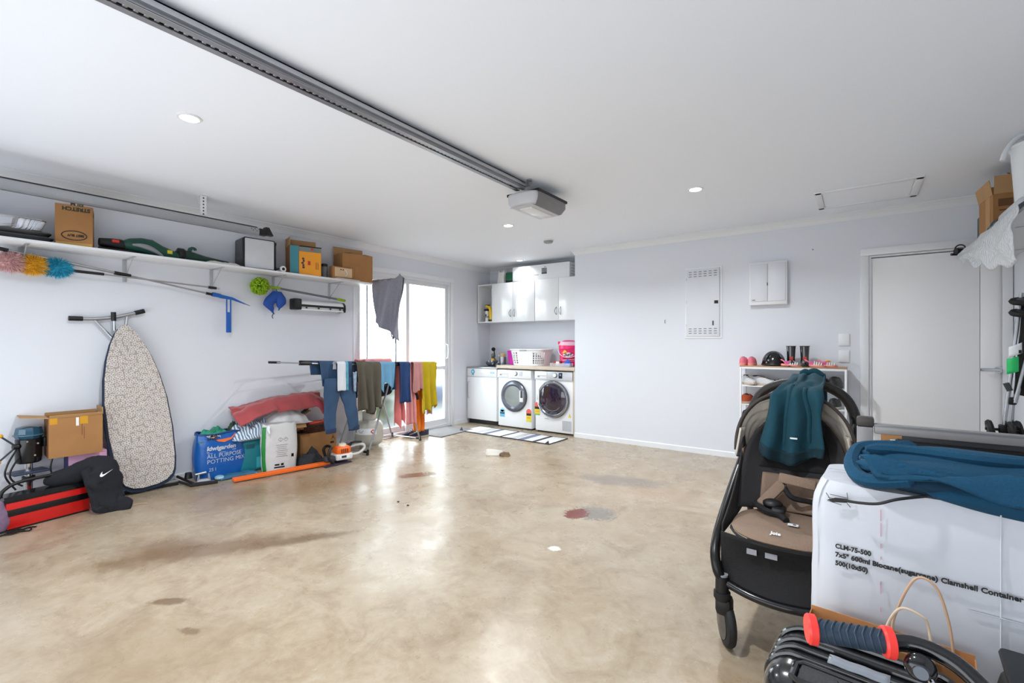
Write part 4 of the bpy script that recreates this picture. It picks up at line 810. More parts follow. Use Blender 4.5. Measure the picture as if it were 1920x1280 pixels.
def leg(a0, a1, z0, z1, w0, w1, seed, cc=-.045):
    rows = []
    for i in range(15):
        s = i/14; rows.append((L2(cc-.012*sin(s*5+seed), a0+(a1-a0)*s, z0+(z1-z0)*s), (w0+(w1-w0)*s, .026-.006*s)))
    b = MB(); n = 20; v = []
    for i, (p, (w, d)) in enumerate(rows):
        for j in range(n):
            an = 2*pi*j/n; k = 1+.16*nz(cos(an)*1.4+seed, sin(an)*1.4, i*.5); v.append((p[0]+d*sin(an)*k, p[1]+w*cos(an)*k, p[2]))
    f = [(i*n+j, i*n+(j+1) % n, i*n+n+(j+1) % n, i*n+n+j) for i in range(14) for j in range(n)]+[tuple(range(n))[::-1], tuple(14*n+j for j in range(n))]
    return b.add(v, f)
P('leg', leg(-.52, -.535, .86, .345, .105, .056, 1.), DENIM, q, 70); P('leg', leg(-.35, -.245, .86, .33, .115, .062, 4.), DENIM, q, 70)
for a, z, w in ((-.53, .35, .058), (-.238, .335, .064)): P('cuff', MB().lathe([(w, -.022), (w*1.05, -.018), (w*1.05, .018), (w, .022)], 22, c=L2(-.045, a, z), sx=.42), DENIMD, q)
P('torn_patch', MB().grid(lambda u, w: L2(-.05-.024-.006*sin(u*3), -.27+.03*u+.02*w*(u-.5), .71+.2*w-.02*nz(u*6, w*9)), 5, 14), m('denim_pale', (150, 170, 190), .9, var=.4, vs=40), q, 60, thick=.003)
P('back_pocket', MB().box(L2(-.052, -.4, .83), (.004, .07, .004)), DENIMD, q, 0)
cloth('dark_trousers', 'dark charcoal trousers bunched along the top of left rack wing', 'trousers', m('charcoal_cloth', (52, 50, 52), .9, var=.2), a0=-.62, a1=-.2, front=.03, back=.03, topw=.2, c0=.09, seed=5., wav=.006, nw=3)
cloth('dark_jeans', 'dark navy jeans showing between blue jeans and olive trousers on rack', 'jeans', m('navy_denim', (34, 44, 66), .9, var=.15), a0=-.26, a1=-.16, front=.36, back=.2, topw=.06, c0=.02, seed=7., wav=.006, nw=1)
cloth('face_towel', 'narrow white towel with teal edge hung over the blue jeans', 'towel', m('towel_white', (214, 218, 224), .95, var=.05, bump=.2, bs=120), a0=-.49, a1=-.39, front=.27, back=.06, topw=.03, c0=-.07, seed=3., wav=.003, nw=1, hem=.004, zt=RZ+.035)
q = cloth('face_towel', 'thin teal and white striped flannel beside the narrow white towel', 'towel', m('towel_teal', (92, 160, 186), .95, var=.3, vs=30), a0=-.385, a1=-.355, front=.27, back=.05, topw=.03, c0=-.07, seed=4., wav=.003, nw=1, hem=.004, zt=RZ+.035)
OLIVE = m('olive_cloth', (88, 82, 70), .9, var=.12, vs=6, bump=.2, bs=90)
cloth('olive_trousers', 'long olive grey trousers hanging in folds above the gas cylinder', 'trousers', OLIVE, a0=-.19, a1=.17, front=.50, back=.2, topw=.12, c0=-.01, seed=9., wav=.018, nw=3.2, hem=.06, narrow=.1)
cloth('blue_towel', 'pale sky blue towel with slanted hem right of olive trousers', 'towel', m('towel_sky', (108, 160, 194), .95, var=.1, bump=.3, bs=120), th=.009, a0=.12, a1=.40, front=.27, back=.2, topw=.14, c0=.0, seed=12., wav=.012, nw=2, hem=.12, narrow=.15)
cloth('navy_jumper', 'navy blue jumper hanging in the middle of drying rack by the mast', 'jumper', m('navy_knit', (34, 62, 108), .95, var=.15, bump=.25, bs=90), th=.012, a0=.46, a1=.64, front=.46, back=.2, topw=.1, c0=-.015, seed=15., wav=.012, nw=1.6, hem=.02)
cloth('navy_sleeve', 'dark navy shirt sleeve hanging between pale blue towel and navy jumper', 'shirt', m('navy_dark', (32, 42, 70), .95, var=.15), th=.01, a0=.36, a1=.45, front=.3, back=.1, topw=.05, c0=.03, seed=17., wav=.01, nw=1, narrow=.3)
q = tolocal_thing('dark_leggings', 'black garment slung low across the rack behind the silver leg', 'clothing'); P('cloth', soft(spath([(L2(.2, .17, .62), (.03, .03)), (L2(.16, .22, .62), (.05, .07)), (L2(.12, .34, .65), (.05, .08)), (L2(.12, .42, .67), (.05, .06)), (L2(.15, .45, .72), (.03, .03))]), 18, .012), m('garment_black', (28, 28, 36), .9, var=.2), q, 70)
P('hanging_end', soft(spath([(L2(.16, .2, .6), (.05, .05)), (L2(.16, .21, .5), (.07, .05)), (L2(.16, .22, .42), (.05, .035)), (L2(.16, .22, .4), (.02, .02))]), 16, .012), m('garment_black', (28, 28, 36), .9), q, 70)
P('strap', MB().tube([L2(.13, .3, .75), L2(.12, .3, .97)], .006, 6), m('garment_black', (28, 28, 36), .9), q)
PINK = m('towel_pink', (222, 150, 150), .95, var=.1, bump=.25, bs=110)
cloth('pink_towel', 'long pale pink towel right of the navy jumper, reaching the sneakers', 'towel', PINK, th=.01, a0=.61, a1=.80, front=.73, back=.2, topw=.16, c0=.03, seed=21., wav=.02, nw=2.4, hem=.05, narrow=.18)
cloth('pink_shirt', 'dusty rose shirt hanging between pale pink towel and mustard towel', 'shirt', m('dusty_rose', (188, 132, 130), .95, var=.15), th=.008, a0=.68, a1=.83, front=.33, back=.05, topw=.02, c0=-.04, seed=23., wav=.012, nw=1.4, hem=.08)
P('dark_tie', MB().tube(bez([L2(-.02, .72, .66), L2(-.04, .74, .6), L2(-.03, .78, .56), L2(-.02, .8, .52)], 5), .016, 8), m('garment_black', (28, 28, 36), .9), q)
q = tolocal_thing('pink_shorts', 'coral pink cloth gathered under the navy jumper above the sneakers', 'clothing'); P('cloth', drape(.47, .60, .73, .1, .04, c0=.065, seed=41., wav=.016, nw=1.6, hem=.08, narrow=-.25), m('coral_pink', (216, 122, 120), .95, var=.15, bump=.2), q, 70)
cloth('mustard_towel', 'mustard yellow bath towel hanging at right end of drying rack', 'towel', m('mustard', (190, 166, 24), .95, var=.1, bump=.35, bs=120), th=.012, a0=.83, a1=1.17, front=.58, back=.3, topw=.05, c0=-.01, seed=26., wav=.02, nw=2.6, hem=.14, narrow=.06)
ORC = m('orange_cloth', (238, 132, 36), .9, var=.08)
cloth('orange_towel', 'bright orange towel hanging behind the mustard towel, almost touching the floor', 'towel', ORC, th=.009, a0=.86, a1=1.08, front=.86, back=.1, topw=.04, c0=.125, seed=29., wav=.018, nw=2, hem=.06, narrow=.3)
cloth('orange_towel', 'small orange cloth peeping out at far right end of rack', 'towel', ORC, th=.008, a0=1.13, a1=1.2, front=.25, back=.1, topw=.06, c0=.12, seed=31., wav=.006, nw=1)
cloth('lilac_towel', 'lilac towel whose hem shows below the mustard towel', 'towel', m('lilac', (214, 150, 206), .95, var=.08), th=.008, a0=1.06, a1=1.19, front=.66, back=.1, topw=.03, c0=.085, seed=33., wav=.008, nw=1.4, hem=.02)
cloth('pink_towel', 'folded pink towel lying over the top of rack behind the mast', 'towel', PINK, th=.012, a0=.2, a1=.62, front=.03, back=.3, topw=.14, c0=.26, seed=36., wav=.005, nw=1.5, zt=RZ+.03)
# grey towel on the mast bar
q = tolocal_thing('grey_towel', 'heather grey fringed towel draped over the high mast bar', 'towel')
GT = m('heather_grey', (146, 146, 158), .95, var=.1, vs=40, bump=.3, bs=140)
def gt(u, w):
    c = -.12+.47*u; fl = .60+.10*(1-u)-.10*u*u+ (.08*(u < .35))
    fl = .62+.12*max(0, (.45-u)/.45)-.16*max(0, (u-.45)/.55)
    s = w*(fl+.34); up = .055*max(0, 1-abs(u-.12)/.14)
    zt = 1.958+up*.9
    k = 0
    if s < fl: z = zt-(fl-s); da = -.016-.02*(fl-s); k = (fl-s)/fl
    else: z = zt-(s-fl); da = .016; k = (s-fl)/.4
    cc = c+.05*k*(u-.3)*-1+.012*nz(u*3, z*4, 2.)*k
    return L2(cc, .43+da+.045*k*sin(u*10+z*3)-.02*k+.02*k*sin(u*23+z*7), z)
P('cloth', MB().grid(gt, 36, 40), GT, q, 70, thick=.005)
b = MB(); rnd = random.Random(5)
for i in range(14):
    p = V(gt(.05+.024*i, 0)); b.tube([p, p+V((rnd.uniform(-.008, .008), rnd.uniform(-.01, .01), -rnd.uniform(.03, .06)))], .004, 5)
o = P('fringe', b, m('heather_dark', (80, 82, 96), .95), q); o['kind'] = 'stuff'
# ================================================================== SHOES
def shoe(name, label, loc, rz, up, sole, L=.27, lining=BLK, h=.095, group=None, lace=None, toe=None, wd=.048, tag_=None):
    q = T(name, label, 'shoes', loc, rz, group)
    def outline(u, s):          # u 0..1 heel to toe
        return wd*s*(.78+.22*sin(pi*min(1, u*1.15)))*max(.02, (1-abs(2*u-1)**4.5))**.5
    n = 22
    def prof(zs, ss):
        b = MB(); v = []; k = len(zs)
        for z, s in zip(zs, ss):
            for j in range(2*n):
                u = j/n if j < n else 2-j/n; sg = 1 if j < n else -1
                zz = z(u) if callable(z) else z
                v.append((L*(u-.5), sg*outline(u, s), zz))
        f = [(i*2*n+j, i*2*n+(j+1) % (2*n), (i+1)*2*n+(j+1) % (2*n), (i+1)*2*n+j) for i in range(k-1) for j in range(2*n)]+[tuple(range(2*n))[::-1], tuple((k-1)*2*n+j for j in range(2*n))]
        return b.add(v, f)
    P('sole', prof([lambda u: .0+.012*max(0, u-.8)/.2, lambda u: .006+.012*max(0, u-.8)/.2, lambda u: .024-.004*u+.012*max(0, u-.85)/.15, .024], [.95, 1.04, 1.04, .9]), sole, q, 50)
    def top(u): return h*(1-.12*sin(pi*min(1, u/.45)))*(1 if u < .42 else (1-(u-.42)/.58)**1.0*.55+.45) if u < .97 else h*.4
    P('upper', prof([lambda u: .02, lambda u: .02+.45*(top(u)-.02), lambda u: .02+.85*(top(u)-.02), lambda u: top(u)], [.98, .96, .8, .5]), up, q, 60)
    P('opening', prof([lambda u: top(u)-.004, lambda u: top(u)+.0025], [.46, .36]) if False else MB().sph((-L*.2, 0, h*.86), (L*.19, wd*.55, .016), 16, 8), lining, q)
    if lace:
        for k in range(3): P('lace', MB().tube([(L*(.04+.07*k), -wd*.42, h*(.86-.13*k)), (L*(.05+.07*k), 0, h*(.95-.13*k)), (L*(.04+.07*k), wd*.42, h*(.86-.13*k))], .0035, 5), lace, q)
    if toe: P('toe_cap', MB().sph((L*.36, 0, .03), (L*.13, wd*.86, .026), 16, 8), toe, q)
    return q
SOLEC = m('sole_cream', (196, 188, 172), .7); NAVYS = m('sneaker_navy', (44, 44, 62), .8, var=.2); SOLEW = m('sole_white', (226, 224, 220), .6)
shoe('sneaker', 'dark navy sneaker with cream sole, nearer one beneath pink washing', (.27, 4.15, .0), R(-105), NAVYS, SOLEC, .28, lace=SOLEW, group='dark navy sneakers'); shoe('sneaker', 'dark navy sneaker with cream sole, farther one beneath pink washing', (.165, 4.13, .0), R(-100), NAVYS, SOLEC, .28, lace=SOLEW, group='dark navy sneakers')
# ================================================================== MATS AND DEBRIS
t = T('doormat', 'plain grey doormat on concrete at foot of the sliding door', 'mat', (.27, 4.62, 0), R(3)); P('pile', MB().box((0, 0, .005), (.46, .66, .01), .003), m('mat_grey', (140, 138, 138), .95, var=.1, vs=60, bump=.5, bs=200), t); P('binding', MB().tube([(-.23, -.33, .005), (.23, -.33, .005), (.23, .33, .005), (-.23, .33, .005)], .006, 6, True), m('mat_edge', (110, 110, 114), .8), t)
t = T('laundry_mat', 'long cream mat with black stripes before the washing machines', 'mat', (1.135, 4.975, 0), R(-1.5))
MW = m('mat_cream', (228, 226, 222), .9, var=.04, bump=.3, bs=160); MK = m('mat_black', (44, 46, 58), .9, var=.1); MG = m('mat_bluegrey', (120, 126, 146), .9, var=.15, vs=40)
ML, MWD = 1.46, .42
P('mat', MB().box((0, 0, .004), (ML, MWD, .008), .002), MW, t); P('border', MB().tube([(-ML/2, -MWD/2, .005), (ML/2, -MWD/2, .005), (ML/2, MWD/2, .005), (-ML/2, MWD/2, .005)], .008, 6, True), MK, t)
for x, w, mt in ((-.30, .07, MG), (-.02, .035, MK), (.30, .09, MG), (.50, .05, MK)): P('stripe', MB().box((x, 0, .0088), (w, MWD-.02, .001)), mt, t, 0)
for x0 in (-.44, .17):
    b = MB()
    for k in range(10): b.prism([(x0-.05, -.19+.04*k, .0085), (x0+.05, -.175+.04*k, .0085), (x0+.05, -.165+.04*k, .0085), (x0-.05, -.18+.04*k, .0085)], (0, 0, .001))
    o = P('woven_ticks', b, MG, t, 0); o['kind'] = 'stuff'
P('curled_corner', MB().prism([(-ML/2-.01, -MWD/2, .006), (-ML/2+.05, -MWD/2, .006), (-ML/2-.01, -MWD/2+.04, .045)], (.004, .004, .006)), MK, t, 0); P('curled_corner', MB().prism([(ML/2-.06, -MWD/2-.01, .006), (ML/2+.0, -MWD/2-.005, .006), (ML/2-.05, -MWD/2+.05, .03)], (.004, .004, .006)), MK, t, 0)
t = T('paper_scrap', 'creased white paper scrap standing on the floor beside a small stone', 'paper', (1.69, 3.93, 0), R(36)); P('sheet', MB().grid(lambda u, w: (-.1+.18*u, .02*w+.012*sin(u*5)*w, .002+.07*w*(1-.2*u)), 10, 6), m('paper', (226, 222, 214), .8), t, 60, thick=.002)
t = T('stone', 'small brown jagged stone on concrete beside the white paper scrap', 'stone', (1.775, 3.995, 0), .4)
def rock(u, w): a = 2*pi*u; p = pi*w/2; r = .045*(1+.35*nz(cos(a)*1.6*cos(p), sin(a)*1.6*cos(p), w*2)); return (r*cos(a)*cos(p)*1.4, r*sin(a)*cos(p), r*sin(p))
P('rock', MB().grid(rock, 14, 6, cu=True), m('stone_brown', (112, 92, 72), .9, var=.4, vs=20), t, 20)
for i, (x, y) in enumerate(((2.0, 2.35), (2.12, 2.34))): tag(P('leaf_crumb', MB().sph((x, y, .004), (.012, .008, .005), 8, 5), m('crumb', (70, 56, 44), .9), None), ('dark crumb on concrete floor nearer the ironing board', 'dark crumb on concrete floor nearer the red chipped patch')[i], 'debris')
# ================================================================== LAUNDRY NOOK
YF = 5.37
CAB = m('cabinet_gloss', (236, 237, 239), .18, var=.01, coat=.3)
# laundry tub cabinet
t = T('laundry_tub', 'white laundry tub cabinet in corner with blue stickers and bar handle', 'laundry tub', (.305, 5.64, 0))
P('carcass', MB().box((0, .01, .45), (.575, .54, .76), .003), CAB, t); P('plinth', MB().box((0, .02, .035), (.56, .5, .07)), BLK, t, 0)
P('door', MB().box((.0, -.268, .385), (.565, .018, .63), .003), CAB, t); P('fascia', MB().box((0, -.268, .77), (.565, .018, .115), .003), CAB, t)
P('handle', MB().tube([(-.245, -.277, .38), (-.245, -.305, .39), (-.245, -.305, .62), (-.245, -.277, .63)], .006, 8), CHR, t)
P('basin_rim', MB().box((0, 0, .842), (.59, .56, .022), .006), ALU, t)
b = MB(); b.box((0, .02, .8535), (.4, .38, .002)); P('basin', b, m('basin_shade', (120, 122, 126), .3, .7), t, 0)
CY = m('sticker_cyan', (70, 178, 210), .4)
P('round_sticker', MB().cyl((-.17, -.2765, .78), (-.17, -.279, .78), .036, n=24), CY, t); P('sticker_centre', MB().cyl((-.17, -.279, .78), (-.17, -.2805, .78), .019, n=18), m('sticker_pale', (190, 226, 236), .4), t); P('sticker_tail', MB().prism([(-.185, -.277, .75), (-.155, -.277, .75), (-.15, -.277, .72), (-.17, -.277, .735), (-.19, -.277, .72)], (0, -.002, 0)), CY, t, 0)
P('bar_sticker', MB().box((.2, -.278, .775), (.075, .002, .022)), CY, t, 0); P('bar_sticker', MB().box((.2, -.2795, .775), (.06, .002, .006)), LETW, t, 0)
P('tap', MB().tube(bez([(.05, .2, .85), (.05, .2, 1.0), (.05, .17, 1.05), (.05, .1, 1.04), (.05, .08, 1.0)], 6), .012, 10).cyl((.05, .2, .852), (.05, .2, .88), .022, n=14), CHR, t)
# things on the tub
t = T('steel_bowl', 'shiny steel bowl with yellow sponge standing by the laundry tap', 'bowl', (.225, 5.7, .8535)); P('bowl', MB().lathe([(.045, 0), (.075, .02), (.1, .06), (.106, .09), (.102, .09), (.09, .05), (.06, .016)], 28, capt=True), CHR, t); P('foot', MB().lathe([(.04, 0), (.05, .004)], 20), CHR, t)
t = T('sponge', 'yellow sponge resting in the steel bowl on laundry tub', 'sponge', (.27, 5.68, .90), .5); P('foam', MB().box((0, 0, .04), (.05, .09, .07), .012), m('sponge_yellow', (222, 186, 66), .9, var=.15, bump=.4), t)
t = T('dish_brush', 'black headed brush standing upright in the steel bowl', 'brush', (.225, 5.74, .89), 0); P('stick', MB().tube([(0, 0, 0), (.03, 0, .12), (.02, 0, .2)], .008, 8), m('garment_black', (28, 28, 36), .9), t); P('head', MB().sph((.005, 0, .225), (.035, .03, .03)), BLK, t); P('bristles', MB().lathe([(.014, .08), (.034, .1), (.036, .14), (.018, .16)], 14), m('bristle_grey', (120, 122, 120), .9, var=.4, vs=60), t)
t = T('steel_canister', 'brushed steel canister with cork lid beside the steel bowl', 'canister', (.40, 5.76, .8535)); P('can', MB().lathe([(.05, 0), (.052, .004), (.052, .14), (.05, .145)], 24), ALU, t); P('lid', MB().lathe([(.04, .145), (.044, .15), (.044, .19), (.03, .2)], 20), m('cork', (212, 186, 140), .8), t)
t = T('shower_hose', 'black and steel tube arched beside the sink, before the canister', 'hose', (.39, 5.6, .8535)); P('hose', MB().tube(bez([(-.06, 0, .155), (-.01, 0, .11), (.05, 0, .05), (.06, 0, .012), (.04, 0, .006)], 6), .0085, 8), BLK, t); P('sleeve', MB().tube([(.0, 0, .02), (.05, -.0, .065)], .011, 8), CHR, t)
# machines
def machine(label, x, dryer):
    t = T('dryer' if dryer else 'washing_machine', label, 'dryer' if dryer else 'washing machine', (x, YF, 0))
    MWH = m('machine_white', (236, 237, 240), .25, var=.01)
    P('cabinet', MB().box((0, .27, .425), (.585, .53, .81), .012), MWH, t); P('base', MB().box((0, .28, .011), (.55, .48, .022)), BLK, t, 0)
    P('control_panel', MB().box((0, -.004, .77), (.585, .022, .11), .005), m('panel_silver', (206, 210, 216), .3, .2) if dryer else MWH, t)
    P('drawer_front', MB().box((-.19, -.0165, .772), (.19, .006, .085), .002), MWH, t); P('drawer_mark', MB().box((-.225, -.0205, .755), (.035, .002, .016)), GREYP, t, 0); P('drawer_mark', MB().box((-.17, -.0205, .768), (.13, .002, .005)), GREYP, t, 0)
    P('dial', MB().cyl((.03, -.014, .78), (.03, -.032, .78), .028, .024, 24), WPLA, t); P('dial_shadow_ring', MB().cyl((.034, -.0145, .778), (.034, -.018, .778), .032, n=24), DGREY, t)
    if dryer: P('display', MB().box((.115, -.017, .778), (.055, .006, .075), .002), m('display_navy', (30, 40, 62), .15), t); P('display_mark', MB().box((.115, -.021, .785), (.02, .002, .02)), m('display_lit', (130, 150, 180), .4), t, 0)
    else: P('display', MB().box((.12, -.016, .78), (.06, .004, .06), .001), m('display_pale', (206, 208, 212), .3), t)
    Mf = MX.Translation((0, -.002, .46)) @ MX.Rotation(pi/2, 4, 'X')
    RNG = m('ring_grey', (112, 116, 128), .25, .5)
    if dryer:
        P('door_ring', MB().lathe([(.2, 0), (.245, .0), (.25, .02), (.238, .036), (.215, .042), (.2, .03)], 44, M=Mf, capt=False), RNG, t); P('door_rim', MB().lathe([(.238, .0365), (.232, .044), (.226, .0425)], 44, M=Mf, capb=False, capt=False), CHR, t)
        P('door_glass', MB().lathe([(.205, .026), (.2, .034), (.15, .045), (.05, .052), (.0001, .053)], 40, M=Mf, capt=False), m('dark_glass', (44, 34, 50), .06, coat=1), t)
        P('door_handle', MB().box((-.205, -.052, .48), (.024, .016, .18), .006), WPLA, t); P('drum_arc', MB().tube([(.15*cos(a), -.055+.01, .46+.15*sin(a)) for a in [R(-140+100*k/12) for k in range(13)]], .003, 6), GREYP, t)
        for k in range(7): P('vent_slot', MB().box((.14+.02*k, .003, .12), (.009, .006, .13)), m('vent_grey', (170, 174, 180), .4), t, 0)
        P('warning_sticker', MB().prism([(.22, .0045, .235), (.265, .0045, .235), (.2425, .0045, .285)], (0, -.002, 0)), m('sticker_yellow', (226, 206, 60), .5), t, 0)
        P('brand_line', MB().box((-.11, .0045, .19), (.07, .001, .006)), GREYP, t, 0); sx = -.262; sz = .29
    else:
        P('door_ring', MB().lathe([(.15, .0), (.215, 0), (.22, .018), (.205, .036), (.17, .05), (.145, .03)], 44, M=Mf, capt=False), RNG, t); P('door_rim', MB().lathe([(.21, .0), (.222, .0), (.222, .016), (.214, .026)], 44, M=Mf, capb=False, capt=False), DGREY, t)
        P('door_glass', MB().lathe([(.15, .03), (.13, .012), (.08, .004), (.0001, .002)], 36, M=Mf, capt=False), m('washer_glass', (128, 132, 130), .08, coat=1, var=.25, vs=6), t)
        P('door_handle', MB().box((.155, -.048, .47), (.06, .02, .16), .008), WPLA, t); P('handle_recess', MB().box((.163, -.0585, .5), (.036, .004, .1), .001), DGREY, t)
        P('energy_sticker', MB().box((-.215, .0035, .2), (.085, .002, .1)), m('sticker_sky', (98, 180, 214), .4), t, 0); P('sticker_band', MB().box((-.215, .0015, .205), (.08, .002, .022)), DGREY, t, 0); P('sticker_cap', MB().cyl((-.215, .0045, .25), (-.215, .0025, .25), .03, n=18), m('sticker_sky2', (150, 210, 230), .4), t)
        sx = .245; sz = .185
    P('rating_sticker', MB().box((sx, .0035, sz), (.085, .002, .13)), m('sticker_yellow', (226, 206, 60), .5), t, 0); P('rating_arch', MB().cyl((sx, .0045, sz+.07), (sx, .0015, sz+.07), .042, n=22), m('sticker_red', (226, 100, 90), .5), t); P('rating_band', MB().box((sx, .001, sz+.035), (.075, .003, .03)), INK, t, 0)
    P('rating_text', MB().box((sx, .001, sz-.01), (.05, .003, .02)), m('sticker_orange', (230, 160, 60), .5), t, 0); P('rating_edge', MB().box((sx, .001, sz-.055), (.085, .003, .014)), m('sticker_green', (80, 170, 110), .5) if dryer else m('sticker_lime', (210, 220, 60), .5), t, 0)
    return t
machine('white front loading washing machine with grey ringed door, left of dryer', .90, False); machine('white dryer with large dark glass door, right of the washing machine', 1.545, True)
t = T('benchtop', 'pale beige laminate benchtop over washer and dryer with end panel', 'benchtop', (1.235, 5.64, 0))
BEI = m('laminate_beige', (206, 192, 174), .45, var=.06, vs=14)
P('top', MB().box((0, .0, .868), (1.275, .59, .044), .003), BEI, t); P('end_panel', MB().box((.628, .0, .422), (.02, .57, .845), .002), BEI, t)
P('upstand', MB().box((0, .285, .895), (1.275, .012, .012)), WPLA, t, 0)
BZ = .8905
# upper cabinets
t = T('open_shelf', 'white open end shelf box beside wall cupboards, holding cleaning things', 'shelf', (.165, 5.77, 1.525))
b = MB(); P('side', MB().box((-.135, 0, .295), (.018, .32, .59)), CAB, t, 0); P('base', MB().box((.005, 0, .009), (.262, .32, .018)), CAB, t, 0); P('top', MB().box((.005, 0, .581), (.262, .32, .018)), CAB, t, 0); P('back', MB().box((.005, .155, .295), (.262, .006, .554)), CAB, t, 0)
def cup(label, x0, x1):
    t = T('wall_cupboard', label, 'cupboard', ((x0+x1)/2, 5.77, 1.525)); w = x1-x0
    P('carcass', MB().box((0, .008, .295), (w-.002, .3, .59), .001), CAB, t)
    for s in (-1, 1):
        d = P('door', MB().box((s*w/4, -.152, .295), (w/2-.004, .018, .586), .0025), CAB, t)
        P('handle', MB().tube(bez([(s*.032, -.161, .075), (s*.032+s*.012, -.178, .1), (s*.032+s*.018, -.184, .13), (s*.032+s*.012, -.178, .16), (s*.032, -.161, .185)], 5), .0045, 7).tube(bez([(s*.032, -.161, .075), (s*.032-s*.012, -.178, .1), (s*.032-s*.016, -.18, .13), (s*.032-s*.012, -.178, .16), (s*.032, -.161, .185)], 5), .003, 6), STEEL, d)
cup('double door white wall cupboard left, next to the open end shelf', .302, 1.085); cup('double door white wall cupboard right, against the nook end wall', 1.09, 1.873)
YW = m('vac_yellow', (240, 200, 30), .4)
t = T('window_vac', 'yellow and black handheld window vacuum in the open end shelf', 'window vacuum', (.25, 5.66, 1.5435)); P('body', MB().tube(bez([(0, 0, .03), (-.005, 0, .12), (-.02, 0, .2), (-.06, 0, .235), (-.1, 0, .24)], 5), [.03]*8+[.026]*6+[.018]*7, 12), YW, t); P('base', MB().box((0, 0, .016), (.07, .06, .03), .006), BLK, t); P('top_strip', MB().tube([(-.03, 0, .25), (-.11, 0, .252)], .012, 8), BLK, t)
t = T('spray_can', 'black capped can with pale label beside the yellow window vacuum', 'can', (.17, 5.66, 1.5435)); P('can', MB().lathe([(.028, 0), (.03, .004), (.03, .15), (.024, .165)], 20), WPLA, t); P('cap', MB().box((-.008, 0, .182), (.075, .05, .035), .006), BLK, t); P('label_print', MB().cyl((0, 0, .06), (0, 0, .085), .0306, n=20), GREYP, t); P('label_dot', MB().box((0, -.031, .1), (.02, .004, .03), .001), INK, t)
t = T('detergent_bottle', 'dark bottle standing behind the black capped can in end shelf', 'bottle', (.21, 5.8, 1.5435)); P('bottle', MB().lathe([(.03, 0), (.032, .006), (.032, .13), (.014, .16), (.014, .19)], 18), DGREY, t)
TZ = 2.1155
t = T('long_carton', 'long white carton with small photo print lying on wall cupboards', 'box', (1.165, 5.75, TZ), R(2)); P('body', MB().box((0, 0, .105), (.94, .26, .21), .003), m('carton_white', (232, 234, 237), .5, var=.015), t, 30)
P('photo_print', MB().box((.07, -.1306, .115), (.085, .001, .085)), m('photo_grey', (120, 124, 128), .5, var=.5, vs=20), t, 0); P('photo_base', MB().box((.07, -.1312, .085), (.085, .001, .02)), m('photo_dark', (70, 72, 76), .5), t, 0); P('print_line', MB().box((-.06, -.1306, .068), (.08, .001, .008)), GREYP, t, 0); P('print_line', MB().box((.085, -.1306, .17), (.03, .001, .01)), GREYP, t, 0)
for zz in (.05, .09, .13, .17): P('end_print', MB().box((.4706, -.02, zz), (.001, .14, .006)), GREYP, t, 0)
t = T('green_packet', 'dark green packet with foliage print between paper bag and long carton', 'packet', (.60, 5.72, TZ)); P('packet', MB().box((0, 0, .08), (.16, .1, .16), .012), m('packet_green', (24, 98, 66), .35, var=.25, vs=16), t); P('base_band', MB().box((.0, -.051, .02), (.15, .004, .03), .001), INK, t)
t = T('paper_bag', 'white paper bag standing on wall cupboards at the far left', 'bag', (.40, 5.75, TZ)); b = MB(); fn2 = lambda u, w: ((.07-.01*w)*(abs(cos(2*pi*u))**.4)*(1 if cos(2*pi*u) > 0 else -1)*(1+.05*sin(w*9+u*20)), (.06-.03*w)*(abs(sin(2*pi*u))**.4)*(1 if sin(2*pi*u) > 0 else -1), .2*w+(.02*sin(10*pi*u) if w > .95 else 0)); P('bag', b.grid(fn2, 40, 10, cu=True), m('paper_white', (228, 226, 222), .8, var=.05), t, 30, thick=.002)
t = T('red_packet', 'flat red packet poking out behind the green packet', 'packet', (.66, 5.83, TZ)); P('packet', MB().box((0, 0, .098), (.12, .03, .19), .006), m('packet_red', (150, 40, 50), .5), t)
# laundry basket
t = T('laundry_basket', 'white plastic laundry basket with slotted sides on beige benchtop', 'laundry basket', (1.02, 5.63, BZ))
def rr(w, l, k=.5): return [(w*(abs(cos(2*pi*i/64))**k)*(1 if cos(2*pi*i/64) > 0 else -1), l*(abs(sin(2*pi*i/64))**k)*(1 if sin(2*pi*i/64) > 0 else -1)) for i in range(64)]
BK = m('basket_white', (234, 234, 234), .35, var=.01)
Hb = .225; zs = [0, .022, .03, .05, .058, .085, .097, .115, .123, .15, .158, .19, .215, .225]
solid_rows = {0, 1, 3, 5, 7, 9, 11, 12}
v = []; f = []
for z in zs:
    k = .86+.14*z/Hb; v += [(x*k, y*k, z) for x, y in rr(.285, .2)]
for i in range(len(zs)-1):
    for j in range(64):
        slot = i in (2, 4, 6, 8) or (i == 10)
        if slot and j % 2 == 1 and (j//16*16+2 < j < j//16*16+14): continue
        f.append((i*64+j, i*64+(j+1) % 64, i*64+64+(j+1) % 64, i*64+64+j))
f.append(tuple(range(64)))
P('body', MB().add(v, f), BK, t, 0, thick=.003); P('rim', MB().tube([(x, y, Hb) for x, y in rr(.29, .205)], .011, 8, True), BK, t); P('handle_grip', MB().box((-.01, -.2075, Hb-.008), (.11, .018, .02), .004), GREYP, t)
LD = m('laundry_darkened', (112, 108, 118), .95, var=.15)  # washing darkened so the inside of the basket looks shaded through its slots
t = T('folded_laundry', 'darkened grey washing filling the white laundry basket', 'laundry', (1.02, 5.63, BZ+.01)); P('cloth', heap(.21, .14, .2, 4.4, 4, .3, 24), LD, t, 60, thick=.004)
MAG = m('bucket_magenta', (214, 44, 176), .4)
